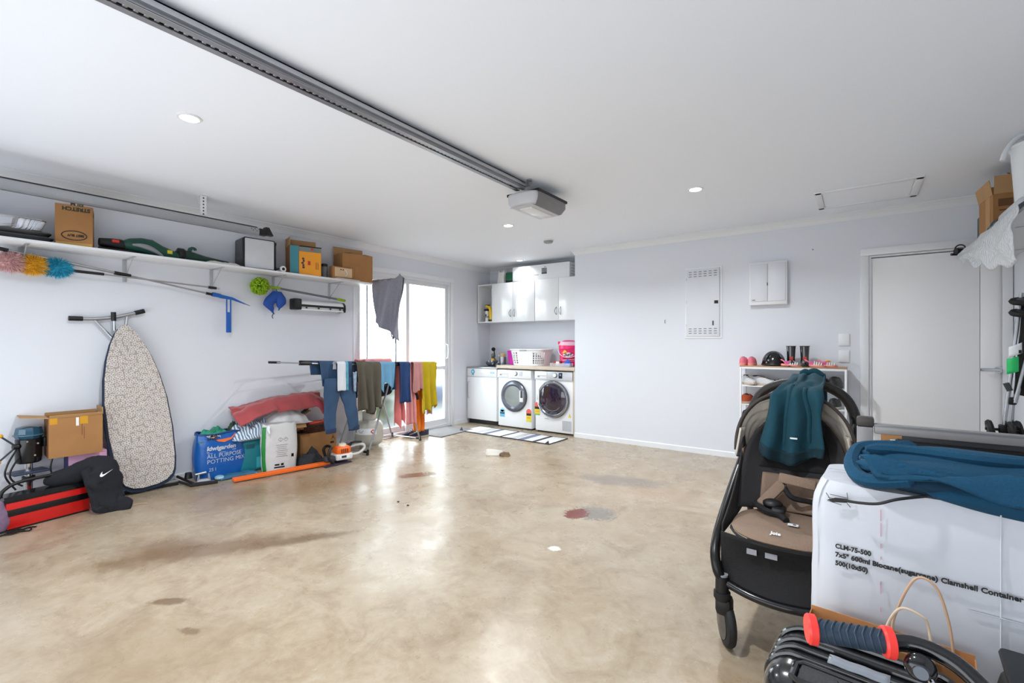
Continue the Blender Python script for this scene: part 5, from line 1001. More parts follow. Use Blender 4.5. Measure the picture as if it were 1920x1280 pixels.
t = T('bucket', 'magenta bucket with black handle tucked behind the laundry basket', 'bucket', (.665, 5.71, BZ)); P('pail', MB().lathe([(.085, 0), (.09, .004), (.115, .2), (.12, .205), (.114, .205), (.086, .01)], 32), MAG, t); P('handle', MB().tube(arc((0, -.02, .19), .118, pi, 2*pi, 16), .006, 6), BLK, t)
PK = m('pail_pink', (236, 36, 110), .35, var=.05)
t = T('detergent_pail', 'hot pink lidded washing powder pail with logo on benchtop', 'pail', (1.63, 5.63, BZ), R(27)); P('pail', MB().lathe([(.112, 0), (.118, .006), (.128, .2), (.133, .235), (.137, .24), (.137, .285), (.133, .29)], 40), PK, t); P('lid', MB().lathe([(.137, .285), (.14, .3), (.128, .315), (.122, .335), (.11, .335), (.105, .32)], 40), m('pail_pale', (232, 190, 206), .35), t); P('lid_loop', MB().tube(bez([(-.1, 0, .31), (-.06, 0, .34), (.06, 0, .34), (.1, 0, .31)], 5), .016, 8), m('pail_rose', (226, 90, 140), .35), t)
for s in (-1, 1): P('lid_tab', MB().box((.128*s, -.02, .32), (.035, .05, .04), .008), PK, t)
P('bail', MB().tube([(.14*cos(a), -.02+.14*sin(a)*1.0, .225-.10*abs(sin(a))) for a in [pi+pi*i/24 for i in range(25)]], .0035, 6), WPLA, t)
def wrapf(o, r, z0=0):
    for q in o.data.vertices: a = q.co.x/r-pi/2; d = r+q.co.z; q.co = (d*cos(a), d*sin(a), z0+q.co.y)
def blob(pts, th=.001): return MB().prism([(x, y, 0) for x, y in pts], (0, 0, th))
def fan(n, rx, ry, cx=0, cy=0, a0=0, a1=2*pi): return [(cx+rx*cos(a0+(a1-a0)*i/n), cy+ry*sin(a0+(a1-a0)*i/n)) for i in range(n)]
wrapf(P('logo_splash', MB().grid(lambda u, w: (-.08+.15*u, .03*sin(pi*u)*(w-.5)*2+.035, .001), 20, 3), m('splash_white', (250, 236, 240), .5), t, 0), .129, .125); wrapf(P('logo_flame', MB().grid(lambda u, w: (-.085+.07*u, .055+.045*w*sin(pi*u), .0014), 12, 3), m('splash_yellow', (250, 190, 50), .5), t, 0), .130, .125)
wrapf(text('lettering', 'Surf', .062, INK, t, MX.Translation((-.06, .02, 0)), bold=.002, shear=.15), .1325, .125)
for k in range(3): wrapf(P('print_band', MB().grid(lambda u, w, k=k: (-.085+.17*u, -.02-.022*k+.012*u+.007*w, .001), 14, 1), (m('band_dark', (110, 16, 60), .5), LETW, m('band_rose', (246, 130, 170), .5))[k], t, 0), .1285, .125)
t = T('powder_tray', 'small clear tray of washing packets in front of pink pail', 'tray', (1.62, 5.445, BZ)); b = MB(); b.box((0, 0, .003), (.3, .1, .006)); P('base', b, WPLA, t, 0)
for nm, c, d in (('side', (0, -.048, .025), (.3, .004, .05)), ('side', (0, .048, .025), (.3, .004, .05)), ('end', (-.148, 0, .025), (.004, .092, .05)), ('end', (.148, 0, .025), (.004, .092, .05))): P(nm, MB().box(c, d), m('clear_plastic', (240, 240, 240), .1, alpha=.3), t, 0)
t = T('packet', 'red and white packet lying in clear tray', 'packet', (1.56, 5.445, BZ+.0065)); P('packet', MB().box((0, 0, .035), (.12, .06, .07), .008), m('packet_red', (150, 40, 50), .5), t); P('white_panel', MB().box((.02, -.031, .04), (.05, .003, .05), .001), LETW, t)
t = T('blue_cloth_ball', 'crumpled blue plastic bag at right end of the clear tray', 'bag', (1.715, 5.445, BZ+.0065)); P('bag', heap(.05, .042, .12, 7.7, 5, .4, 20), m('bag_ultramarine', (30, 96, 200), .35, var=.2), t, 50, thick=.003)
# ================================================================== BACK WALL FITTINGS
t = T('meter_cabinet', 'flush white metal switchboard cabinet with louvre slots on back wall', 'cabinet', (3.456, YB, 1.644))
P('frame', frame_box(0, 0, 0, 0, 0, 1, 1) if False else MB().box((0, -.004, .378), (.382, .008, .02), .001).box((0, -.004, -.378), (.382, .008, .02), .001).box((-.182, -.004, 0), (.018, .008, .74), .001).box((.182, -.004, 0), (.018, .008, .74), .001), TRIM, t)
P('door_panel', MB().box((-.004, -.008, 0), (.342, .014, .734), .002), m('cabinet_white', (222, 225, 231), .4, var=.01), t)
for zz in (.335, .31, .285, -.285, -.31, -.335):
    b = MB()
    for k in range(6): b.prism([(-.15+.052*k, -.0152, zz), (-.118+.052*k, -.0152, zz), (-.12+.052*k, -.0152, zz+.006), (-.148+.052*k, -.0152, zz+.006)], (0, -.002, -.002))
    o = P('louvre_row', b, m('louvre_shade', (128, 132, 142), .5), t, 0); o['kind'] = 'stuff'
P('label', MB().box((.135, -.0158, .0), (.04, .002, .034), .0005), INK, t, 0); P('latch', MB().box((.103, -.018, -.225), (.014, .008, .05), .002), DGREY, t)
for zz in (.26, .01, -.245): P('hinge', MB().cyl((-.178, -.014, zz-.014), (-.178, -.014, zz+.014), .007, n=8), WMET, t)
t = T('distribution_board', 'white surface mounted cupboard with two doors, high on back wall', 'cabinet', (4.085, YB, 1.80))
P('body', MB().box((0, -.036, 0), (.335, .07, .43), .006), WPLA, t); 
for s in (-1, 1): P('door', MB().box((s*.078, -.075, .008), (.152, .01, .375), .003), m('cabinet_white', (222, 225, 231), .4, var=.01), t)
P('latch_plate', MB().cyl((-.002, -.08, -.01), (-.002, -.084, -.01), .017, n=18), WPLA, t); P('latch', MB().box((-.002, -.087, -.01), (.008, .006, .03), .002), DGREY, t); P('maker_mark', MB().box((-.125, -.0808, -.165), (.03, .001, .006)), DGREY, t, 0)
for zz, l in ((1.232, 'upper square white rocker switch beside the interior door'), (1.078, 'lower square white rocker switch, just above the shoe rack')):
    t = T('wall_switch', l, 'switch', (4.705, YB, zz)); P('plate', MB().box((0, -.005, 0), (.084, .01, .112), .003), WPLA, t); P('button', MB().cyl((0, -.01, 0), (0, -.014, 0), .011, n=14), TRIM, t); P('grid_plate', MB().box((0, -.0105, 0), (.07, .003, .096), .001), TRIM, t)
t = T('wall_hook', 'tiny grey hook plate alone on back wall left of switchboard', 'hook', (3.04, YB, 1.454)); P('plate', MB().box((0, -.003, 0), (.016, .006, .06), .002), WPLA, t); P('slot', MB().box((0, -.007, -.004), (.006, .003, .04), .001), DGREY, t)
t = T('wall_anchor', 'small screw anchor in back wall above the shoe rack', 'screw', (4.447, YB, 2.09)) if False else T('wall_anchor', 'small screw anchor high on the back wall left of door', 'screw', (4.46, YB, 2.1)); P('head', MB().cyl((0, 0, 0), (0, -.006, 0), .008, n=10), GREYP, t); P('collar', MB().cyl((0, 0, 0), (0, -.002, 0), .013, n=12), WPLA, t)
# shoe rack
t = T('shoe_rack', 'slim white metal shoe rack with wooden top against back wall', 'shoe rack', (4.30, 5.17, 0))
RW, RD = .86, .27; RZS = (.07, .25, .43, .61, .79)
P('top_board', MB().box((0, 0, .978), (RW, RD, .012), .003), m('rack_wood', (176, 136, 100), .5, var=.15, vs=12), t); P('top_rail', MB().box((0, -RD/2+.008, .962), (RW-.036, .014, .02), .002), WMET, t); P('top_rail', MB().box((0, RD/2-.008, .962), (RW-.036, .014, .02), .002), WMET, t)
for sx in (-1, 1):
    for sy in (-1, 1): P('post', MB().box((sx*(RW/2-.009), sy*(RD/2-.009), .485), (.018, .018, .97), .003), WMET, t)
for z in RZS: P('shelf', MB().box((0, 0, z-.005), (RW-.036, RD, .01), .002), WMET, t)
def on_rack(row): return .984 if row == 0 else RZS[5-row]
PSH = m('shoe_pink', (232, 120, 140), .7, var=.15); PSO = m('shoe_salmon', (236, 150, 140), .7); GSH = m('shoe_grey', (200, 200, 202), .8, var=.08); ORS = m('shoe_rust', (176, 78, 44), .8, var=.15); MAR = m('shoe_maroon', (96, 40, 56), .7, var=.1); BSH = m('shoe_black', (40, 40, 42), .5, var=.15); BLS = m('shoe_blue', (30, 96, 150), .7, var=.2)
up = R(90); dn = R(-100)
for i, x in enumerate((3.895, 3.97)): shoe('kids_shoe', ('small pink shoe at far left on top of shoe rack', 'small pink shoe with maroon tab beside the black helmet on shoe rack')[i], (x, 5.13, on_rack(0)), R(84), PSH, PSO, .17, lining=m('grey_lining', (150, 140, 150), .8), h=.085, wd=.034, group='small pink shoes', toe=None)
t = T('bike_helmet', 'black cycling helmet between pink shoes and boots on shoe rack', 'helmet', (4.15, 5.16, on_rack(0)), R(10))
P('shell', MB().grid(lambda u, w: (.1*cos(2*pi*u)*cos(pi*w/2*.98)*1.0, .12*sin(2*pi*u)*cos(pi*w/2*.98), .012+.128*sin(pi*w/2)+.004*sin(8*pi*u)*cos(pi*w/2)), 48, 12, cu=True), BLKG, t, 60, thick=.006)
for k in range(5): P('vent', MB().tube(bez([(-.075+.038*k, -.105+.02*abs(k-2)*.6, .05), (-.06+.03*k, -.082, .09), (-.03+.016*k, -.04, .126)], 5), [.004]*4+[.008]*4+[.004]*3, 6), m('helmet_vent', (70, 72, 78), .3), t)
P('lower_rim', MB().tube([(.1*cos(2*pi*i/32), .12*sin(2*pi*i/32), .014) for i in range(32)], .008, 6, True), BLK, t)
def boot(label, x):
    t = T('boot', label, 'boots', (x, 5.13, on_rack(0)), R(-82), 'black rubber boots')
    P('shaft', MB().tube([(-.03, 0, .03), (-.03, 0, .08), (-.032, 0, .19)], [.036, .034, .04], 18), m('boot_gloss', (30, 26, 28), .12, coat=.8), t); P('foot', MB().tube(bez([(-.06, 0, .03), (0, 0, .032), (.06, 0, .028), (.095, 0, .022)], 5), [.03]*5+[.032]*5+[.028]*5+[.012], 14), m('boot_gloss', (30, 26, 28), .12, coat=.8), t)
    P('sole', MB().box((.015, 0, .006), (.17, .058, .012), .005), BLK, t); P('picture_patch', MB().box((.009, 0, .075), (.002, .03, .03), .0005), m('boot_red', (190, 60, 50), .5), t); P('cuff', MB().tube([(-.032+.0405*cos(a), .0405*sin(a), .189) for a in [2*pi*i/20 for i in range(20)]], .003, 6, True), BLK, t)
boot('shiny black child boot behind the pink sandal, left of pair', 4.30); boot('shiny black child boot with red patch, right of pair on rack', 4.41)
def sandal(label, x, y, rz, flower):
    t = T('sandal', label, 'sandals', (x, y, on_rack(0)), rz, 'pink and white sandals')
    P('sole', MB().grid(lambda u, w: (-.078+.156*u, (.026+.006*sin(pi*u))*(1-abs(2*u-1)**5)**.5*(2*w-1), .012+.004*cos(pi*u)), 20, 6), PSO, t, 60, thick=.02)
    for k in range(4): P('strap', MB().tube([(.0+.018*k, .03*cos(a), .016+(.034-.005*k)*sin(a)) for a in [pi*i/8 for i in range(9)]], .0055, 6), SOLEW, t)
    P('ankle_strap', MB().tube(bez([(-.03, -.028, .016), (-.055, -.022, .05), (-.075, 0, .062), (-.055, .022, .05), (-.03, .028, .016)], 5), .006, 6), PSH, t); P('side_patch', MB().box((-.025, -.028, .036), (.045, .006, .03), .003), m('patch_rose', (206, 90, 150), .6), t)
    if flower: P('flower', MB().sph((.0, -.01, .055), (.024, .02, .01)), m('flower_orange', (236, 160, 80), .6), t)
sandal('pink white sandal in front of the left black boot', 4.30, 5.062, R(4), False); sandal('pink white sandal right of boots, middle one of the sandals', 4.49, 5.07, R(-4), False); sandal('pink sandal with orange flower at right end of rack top', 4.585, 5.11, R(-3), True)
z = on_rack(1)
shoe('trainer', 'pale grey trainer at left end of second rack shelf', (3.93, 5.17, z), R(-60), GSH, m('gum_sole', (190, 170, 150), .7), .28, lace=SOLEW, group='pale grey trainers', wd=.046); shoe('trainer', 'white grey trainer pointing right on second rack shelf', (4.055, 5.145, z), R(-22), GSH, m('gum_sole', (190, 170, 150), .7), .28, lace=SOLEW, group='pale grey trainers', wd=.046)
shoe('slipper', 'maroon flat slipper beside grey trainers on second rack shelf', (4.255, 5.14, z), R(-15), MAR, BLK, .22, h=.06, wd=.04)
shoe('leather_shoe', 'black shoe partly hidden behind teal fleece on second shelf', (4.54, 5.17, z), R(70), BSH, BLK, .27, h=.11, group='black shoes on the second shelf', lace=BLK); shoe('leather_shoe', 'black rounded shoe at right end of second rack shelf', (4.645, 5.17, z), R(80), BSH, BLK, .27, h=.11, group='black shoes on the second shelf', lace=BLK)
z = on_rack(2)
shoe('rust_shoe', 'rust orange shoe at left end of third rack shelf', (3.925, 5.16, z), R(82), ORS, m('gum_sole', (190, 170, 150), .7), .26, group='rust orange shoes'); shoe('rust_shoe', 'rust orange shoe right of its twin on third rack shelf', (4.03, 5.16, z), R(86), ORS, SOLEW, .26, group='rust orange shoes')
shoe('blue_shoe', 'blue shoe seen under the stroller handle on third shelf', (4.16, 5.15, z), R(80), BLS, BLK, .25); shoe('dark_trainer', 'dark trainer at right end of third rack shelf', (4.64, 5.16, z), R(84), BSH, SOLEC, .26)
shoe('neon_trainer', 'dark blue trainer with neon green stripes on lowest visible shelf', (3.935, 5.16, on_rack(3)), R(80), m('trainer_neon', (28, 44, 80), .7, var=.6, vs=20), m('neon_green', (130, 200, 60), .6), .26, toe=m('neon_green', (130, 200, 60), .6), h=.12)
# ================================================================== STROLLER
SC = V((4.56, 2.42, 0))
t = T('stroller', 'beige and black pushchair with folded hood facing the camera', 'stroller', SC)
def wl(*pts): return [V(p)-SC for p in pts]
SFR = m('stroller_frame', (22, 20, 20), .32, .3, var=.05); SBLK = m('stroller_fabric_black', (18, 17, 18), .85, var=.1, bump=.2, bs=140); CHAR = m('stroller_charcoal', (46, 44, 45), .9, var=.1, bump=.2, bs=140); BEIGE = m('stroller_beige', (136, 114, 97), .9, var=.08, bump=.3, bs=160); CREAM = m('canopy_cream', (206, 198, 186), .85, var=.06, bump=.15, bs=60); LEA = m('handle_leather', (34, 28, 26), .5, var=.1, bump=.2, bs=120)
hp = bez(wl((4.322, 2.85, .80), (4.335, 2.86, .86), (4.376, 2.87, .93), (4.45, 2.87, .975), (4.551, 2.87, .992), (4.655, 2.87, .978), (4.735, 2.87, .93), (4.775, 2.86, .86), (4.784, 2.85, .80)), 6); P('push_handle', MB().tube(hp, .0235, 14), LEA, t)
for x, s in ((4.33, -1), (4.788, 1)):
    P('handle_joint', MB().tube(wl((x, 2.85, .82), (x, 2.835, .76)), .028, 14), BLK, t); P('handle_post', MB().tube(wl((x, 2.84, .8), (x, 2.74, .7), (x, 2.62, .62)), .02, 10), SFR, t)
    P('hinge', MB().cyl((x-SC.x-.02, .19, .64), (x-SC.x+.02, .19, .64), .036, n=18).box((x-SC.x, .12, .69), (.03, .06, .05), .01), BLK, t)
    P('side_frame', MB().tube(bez(wl((x, 2.62, .65), (x+.002*s, 2.35, .55), (x+.004*s, 2.1, .44), (x+.002*s, 2.0, .37), (x-.012*s, 1.965, .31), (x-.03*s, 1.965, .27)), 6), .019, 12), SFR, t)
    P('rear_leg', MB().tube(wl((x, 2.6, .64), (x, 2.76, .34), (x-.012*s, 2.86, .1)), .016, 10), SFR, t)
    wx = x-.05*s
    P('fork', MB().tube(wl((wx+.02*s, 1.968, .285), (wx+.02*s, 1.968, .19)), [.024, .026], 16).box(V((wx+.015*s, 1.985, .165))-SC, (.06, .07, .07), .018), BLK, t); P('fork_cap', MB().tube(wl((wx+.02*s, 1.968, .284), (wx+.02*s, 1.968, .292)), .022, 16), GREYP, t); P('lock_collar', MB().tube(wl((wx+.02*s, 1.968, .2), (wx+.02*s, 1.968, .222)), .031, 16), RUB, t)
    Mw = MX.Translation(V((wx+.01*s, 2.0, .088))-SC) @ MX.Rotation(R(28), 4, 'Z') @ MX.Rotation(pi/2, 4, 'Y')
    w = P('front_wheel', MB().lathe([(.03, -.017), (.07, -.018), (.083, -.014), (.088, -.004), (.088, .004), (.083, .014), (.07, .018), (.03, .017)], 36, M=Mw), RUB, t); P('wheel_hub', MB().lathe([(.012, -.026), (.06, -.02), (.06, .02), (.012, .026)], 24, M=Mw), BLKG, w)
    Mr = MX.Translation(V((x-.012*s, 2.88, .09))-SC) @ MX.Rotation(pi/2, 4, 'Y'); w = P('rear_wheel', MB().lathe([(.03, -.016), (.074, -.018), (.09, -.004), (.09, .004), (.074, .018), (.03, .016)], 32, M=Mr), RUB, t); P('wheel_hub', MB().lathe([(.012, -.024), (.06, -.019), (.06, .019), (.012, .024)], 20, M=Mr), BLKG, w)
P('front_bar', MB().tube(bez(wl((4.36, 1.975, .262), (4.46, 1.945, .248), (4.56, 1.935, .243), (4.66, 1.945, .248), (4.76, 1.975, .262)), 6), .016, 10), BLKG, t); P('rear_axle', MB().tube(wl((4.345, 2.88, .09), (4.775, 2.88, .09)), .01, 8), SFR, t)
def apron(u, w):
    x = 4.352+.416*u; s = sin(pi*u); y = 1.99-.045*s*(1-w)-.06*s*w+.05*sin(pi*w)*s; z = .45-.19*w-.015*s*w; return V((x, y, z))-SC
P('calf_apron', MB().grid(apron, 24, 12), SBLK, t, 70, thick=.006)
P('basket', MB().grid(lambda u, w: V((4.36+.4*u, 1.98+.72*w, .25-.07*sin(pi*u)**.6*sin(pi*min(1, w*1.0+.0))**.5))-SC, 20, 20), SBLK, t, 70, thick=.005)
def pad(u, w):      # seat pad: closed lens
    a = 2*pi*u; x = cos(a); y = sin(a); e = .7; x = abs(x)**e*(1 if x > 0 else -1); y = abs(y)**e*(1 if y > 0 else -1)
    k = sin(pi*w)**.55; zz = -cos(pi*w)
    return V((4.56+.193*x*k, 2.155+(.205 if y < 0 else .2)*y*k, .452+.024*zz+.012*(y*k < -.5)-.02*max(0, -y*k-.6)))-SC
P('seat_pad', MB().grid(pad, 48, 12, cu=True), BEIGE, t, 60); P('seat_piping', MB().tube([pad(i/48, .5)+V((0, 0, -.012)) for i in range(24, 49)], .005, 6), CHAR, t)
text('logo_lettering', 'Joie', .022, LETW, t, MX.Translation(V((4.525, 1.985, .481))-SC) @ MX.Rotation(R(20), 4, 'X'), bold=.0006, ext=.001)
def shell(u, w):
    x = 2*u-1; y = 2.34+.32*w-.10*abs(x)**2.2; z = .46+.37*w; hw = .195+.02*w-.13*w**4; return V((4.56+hw*x, y, z+.02*abs(x)))-SC
P('seat_back', MB().grid(shell, 26, 20), CHAR, t, 70, thick=.01)
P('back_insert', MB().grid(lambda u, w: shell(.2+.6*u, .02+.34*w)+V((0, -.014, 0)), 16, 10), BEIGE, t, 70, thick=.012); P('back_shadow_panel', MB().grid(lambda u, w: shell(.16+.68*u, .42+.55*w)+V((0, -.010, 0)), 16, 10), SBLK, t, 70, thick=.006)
for s in (-1, 1):
    def wing(u, w, s=s):
        y0 = 2.05+.47*u; zt = .46+.30*u**1.1; zb = .42+.06*u; return V((4.56+s*(.216-.01*sin(pi*u)-.02*(1-w)*(u)), y0+.03*(1-w)*u, zb+(zt-zb)*w))-SC
    P('side_panel', MB().grid(wing, 18, 8), CHAR, t, 70, thick=.006)
    P('lower_beige_side', MB().grid(lambda u, w, s=s: V((4.56+s*(.205), 2.42+.1*u, .60+.1*w))-SC, 4, 4), BEIGE, t, 60, thick=.004)
P('shoulder_pad', MB().box((0, 0, 0), (.046, .14, .022), .009, M=basis(V((4.492, 2.29, .545))-SC, (.86, -.3, -.42), (-.45, .55, .62))), BEIGE, t); P('shoulder_pad', MB().box((0, 0, 0), (.14, .046, .022), .009, M=basis(V((4.58, 2.345, .60))-SC, (.97, .02, -.1), (-.02, .5, .85))), BEIGE, t)
P('harness_strap', MB().tube(bez(wl((4.52, 2.35, .6), (4.56, 2.3, .545), (4.63, 2.32, .53), (4.68, 2.33, .52)), 5), .011, 6), SBLK, t); P('harness_strap', MB().tube(bez(wl((4.43, 2.27, .50), (4.48, 2.21, .495), (4.53, 2.2, .49), (4.56, 2.16, .484)), 5), .013, 6), SBLK, t)
P('crotch_buckle', MB().box((0, 0, 0), (.05, .07, .03), .01, M=MX.Translation(V((4.525, 2.23, .50))-SC)).sph(V((4.5, 2.25, .515))-SC, (.04, .03, .022), 12, 8), BLK, t); P('warning_tag', MB().box(V((4.585, 2.13, .4825))-SC, (.036, .022, .002)), LETW, t, 0); P('tag_mark', MB().box(V((4.59, 2.13, .4837))-SC, (.01, .01, .001)), INK, t, 0)
for x, w in ((4.465, .034), (4.53, .04)): P('care_label', MB().box(V((x, 1.965-.0, .405))-SC, (w, .004, .02)), m('care_label', (150, 150, 158), .4), t, 0)
# folded hood
def archp(a, hw, hh, y, zb=.69, lean=0.): 
    an = pi*(1-a); return V((4.552+hw*cos(an)*(1.0), y+lean*sin(an), zb+hh*sin(an)**.85))-SC
P('hood_rim', MB().grid(lambda u, w: archp(u, .238-.006*w, .295-.012*w, 2.47+.06*w, .68), 40, 4), m('hood_rim', (70, 62, 58), .8, var=.08), t, 70, thick=.012)
P('hood_lining', MB().grid(lambda u, w: archp(u, .23-.06*w+.008*sin(w*22+3*sin(u*9))*(.3+sin(pi*u)), .283-.16*w+.010*sin(w*20+2*sin(u*12)), 2.5+.10*w, .68+.015*w), 52, 18), CREAM, t, 70, thick=.006)
P('hood_back', MB().grid(lambda u, w: archp(u, .236-.03*w, .292-.05*w, 2.53+.22*w, .68), 40, 8), m('hood_grey', (128, 120, 112), .85, var=.08), t, 70, thick=.005)
P('hood_curtain', MB().grid(lambda u, w: archp(u, .168*(1-.02*w), .115*(1-w), 2.605+.02*w, .69), 30, 8), SBLK, t, 70, thick=.005)
for s, x in ((-1, 4.325), (1, 4.775)):
    P('hood_skirt', MB().grid(lambda u, w, s=s, x=x: V((x+s*.008*sin(u*14)-s*.02*w, 2.44+.2*u, .70+.09*w-.04*(1-w)*(1-u)))-SC, 20, 6), CREAM, t, 70, thick=.005)
    P('hood_clip', MB().box(V((x, 2.53, .655))-SC, (.035, .06, .03), .008), BLK, t)
# teal fleece on the stroller
t = T('teal_jumper', 'dark teal jumper draped over the pushchair handle and hood', 'jumper', SC)
TEALF = m('fleece_teal', (14, 64, 78), .95, var=.1, bump=.2, bs=160)
cp = [V(p) for p in ((0, 2.92, .78), (0, 2.92, .95), (0, 2.885, 1.026), (0, 2.80, 1.022), (0, 2.65, 1.0), (0, 2.5, .992), (0, 2.445, .955), (0, 2.43, .88), (0, 2.425, .78), (0, 2.43, .70))]
cpp = bez(cp, 6)
def tj(u, w):
    i = w*(len(cpp)-1); k = int(min(i, len(cpp)-2)); p = cpp[k].lerp(cpp[k+1], i-k); s = w
    xl = 4.53-.02*min(1, s*2)-.085*max(0, (s-.45)/.55); xr = 4.66+.01*s
    x = xl+(xr-xl)*u; hang = max(0, (s-.5)/.5)
    ripple = (.010+.016*hang)*sin(u*15+1.2*sin(s*5)+.6)+.012*nz(u*4, s*6, 3.)
    zz = p.z+(-.05*sin(pi*min(1, u*1.15))*hang**3)+(.0 if hang > 0 else .012*sin(pi*u)+.004*sin(u*20))+.012*nz(u*5, s*9, 8.)*(1-hang)
    return V((x+.012*nz(u*3, s*7, 5.), p.y-ripple*(hang > 0)-.01*hang, zz))-SC
P('cloth', MB().grid(tj, 40, 64), TEALF, t, 75, thick=.011)
P('hem_band', MB().grid(lambda u, w: tj(u, .935+.06*w)+V((0, -.007, 0)), 40, 4), m('fleece_teal_dark', (10, 44, 54), .95), t, 75, thick=.004); P('small_logo', MB().box(tj(.56, .87)+V((0, -.016, 0)), (.028, .003, .007), .001), LETW, t)
P('fold_ridge', MB().tube([tj(.28+.1*sin(i*.12), .52+.4*i/16)+V((0, -.004, 0)) for i in range(17)], [.004]+[.012]*15+[.004], 8), TEALF, t); P('fold_ridge', MB().tube([tj(.62+.16*i/16, .55+.36*i/16)+V((0, -.004, 0)) for i in range(17)], [.004]+[.011]*15+[.004], 8), TEALF, t)
P('collar_fold', MB().tube([tj(.25+.65*i/16, .3)+V((0, 0, .014*sin(pi*i/16))) for i in range(17)], [.006]+[.016]*15+[.006], 10), TEALF, t)
# ================================================================== METAL FRAME, CARTONS
t = T('folded_trestle', 'grey metal frame with black panel standing between pushchair and right wall', 'frame', (5.14, 1.9, 0), R(-1))
GRF = m('frame_grey', (142, 140, 140), .4, .3, var=.05)
P('post', MB().box((-.334, 0, .463), (.042, .045, .924), .003), GRF, t); P('post_cap', MB().box((-.333, 0, .94), (.046, .05, .03), .007), m('cap_brown', (62, 56, 54), .45), t); P('top_beam', MB().box((.01, 0, .92), (.64, .04, .03), .004), GRF, t); P('beam_edge', MB().box((.01, -.0215, .933), (.64, .003, .004)), ALU, t, 0)
P('post', MB().box((.334, 0, .463), (.042, .045, .924), .003), GRF, t); P('post_cap', MB().box((.333, 0, .94), (.046, .05, .03), .007), m('cap_brown', (62, 56, 54), .45), t)
P('panel', MB().box((.035, .05, .5), (.58, .03, .77), .006), BLK, t); P('panel_rail', MB().box((-.02, .028, .893), (.44, .014, .018), .003), DGREY, t); P('foot', MB().box((-.334, 0, .012), (.06, .36, .024), .006), BLK, t); P('foot', MB().box((.334, 0, .012), (.06, .36, .024), .006), BLK, t)
P('cross_brace', MB().box((0, 0, .12), (.62, .03, .03), .003), GRF, t)
t = T('black_crate', 'black plastic crate corner seen under grey frame beam', 'crate', (4.99, 2.16, 0)); P('body', MB().box((0, 0, .385), (.26, .16, .77), .01), m('crate_black', (38, 40, 44), .5), t); P('rim', MB().box((0, 0, .775), (.28, .18, .024), .006), BLK, t)
t = T('carton', 'small brown carton corner peeping out behind the grey frame beam', 'box', (5.02, 2.42, 0)); P('body', MB().box((0, 0, .425), (.3, .22, .85), .004), CARD, t, 30); P('white_label', MB().box((-.09, -.1106, .79), (.08, .001, .07)), LETW, t, 0); P('flap', MB().box((-.1, -.06, .858), (.1, .1, .004)), CARDE, t, 0)
# big white carton
t = T('white_carton', 'large white carton printed CLM-75-500 with torn hand hole in foreground', 'box', (4.975, 1.425, 0), R(-5.2))
WC = m('carton_white_rough', (198, 200, 206), .55, var=.03, vs=4, bump=.25, bs=7)
BW, BD, BH = .55, .24, .865
def wcf(u, q):
    a = 2*pi*u; cx = cos(a); sy = sin(a); e = .22; x = (abs(cx)**e)*(1 if cx > 0 else -1); y = (abs(sy)**e)*(1 if sy > 0 else -1)
    z = BH*q; k = 1-.06*max(0, (q-.93)/.07)**2
    bul = .006*nz(x*2.5, q*5, y+3.)+.004*nz(x*8, q*12, y)
    return (BW/2*x*k+bul*(abs(x) > .9), BD/2*y*k+bul*(abs(y) > .9), z+.008*nz(x*3, y*2, 7.)*(q > .95))
b = MB().grid(wcf, 96, 40, cu=True)
k0 = len(b.v); ring_ = [wcf(i/96, 1) for i in range(96)]
b.add([(p[0]*s, p[1]*s, p[2]+.012*(1-s)) for s in (1, .8, .5, .2) for p in ring_], [(j*96+i, j*96+(i+1) % 96, j*96+96+(i+1) % 96, j*96+96+i) for j in range(3) for i in range(96)]+[tuple(288+i for i in range(96))])
b.add([wcf(i/96, 0) for i in range(96)], [tuple(range(96))[::-1]])
P('body', b, WC, t, 35)
fy = -BD/2-.0065
def fit(o, x0, w):
    xs = [q.co.x for q in o.data.vertices]; a, bb = min(xs), max(xs)
    for q in o.data.vertices: q.co.x = x0+(q.co.x-a)*w/(bb-a)
fit(text('lettering', 'CLM-75-500', .0145, INK, t, FY(0, fy, .718), bold=.00055), -.222, .066)
fit(text('lettering', '7x5" 600ml Biocane(sugarcane) Clamshell Container', .0145, INK, t, FY(0, fy, .6985), bold=.00055), -.222, .297)
fit(text('lettering', '500(10x50)', .0145, INK, t, FY(0, fy, .679), bold=.00055), -.222, .06)
RP = m('print_faded_red', (206, 150, 164), .7)
for z0, z1 in ((.80, .825), (.766, .796), (.74, .75), (.715, .722), (.64, .667), (.66, .664), (.6, .61)): P('red_dash', MB().box((-.139, fy+.0005, (z0+z1)/2), (.0016, .001, z1-z0)), RP, t, 0)
P('tape_crease', MB().tube([(.0, fy+.002, .655), (.24, fy+.002, .66)], .0012, 5), m('crease_grey', (178, 180, 186), .6), t); P('tape_crease', MB().tube([(.045, fy+.0035, .58), (.045, fy+.0035, .86)], .0012, 5), m('crease_pale', (204, 206, 211), .6), t)
P('hand_hole', MB().prism([(-.238, fy, .826), (-.222, fy, .834), (-.2, fy, .836), (-.196, fy, .832), (-.2, fy, .827), (-.226, fy, .823)], (0, -.001, 0)), INK, t, 0)
for p0, p1 in (((-.24, .842), (-.232, .829)), ((-.232, .84), (-.2, .838)), ((-.2, .85), (-.198, .833)), ((-.236, .832), (-.2, .829)), ((-.2, .826), (-.193, .818)), ((-.238, .824), (-.21, .82))): P('tear', MB().tube([(p0[0], fy, p0[1]), (p1[0], fy, p1[1])], .0009, 4), m('tear_grey', (90, 88, 88), .8), t)
P('top_flap_seam', MB().box((0, .0, BH+.0075), (.5, .003, .001)), m('crease_grey', (178, 180, 186), .6), t, 0)
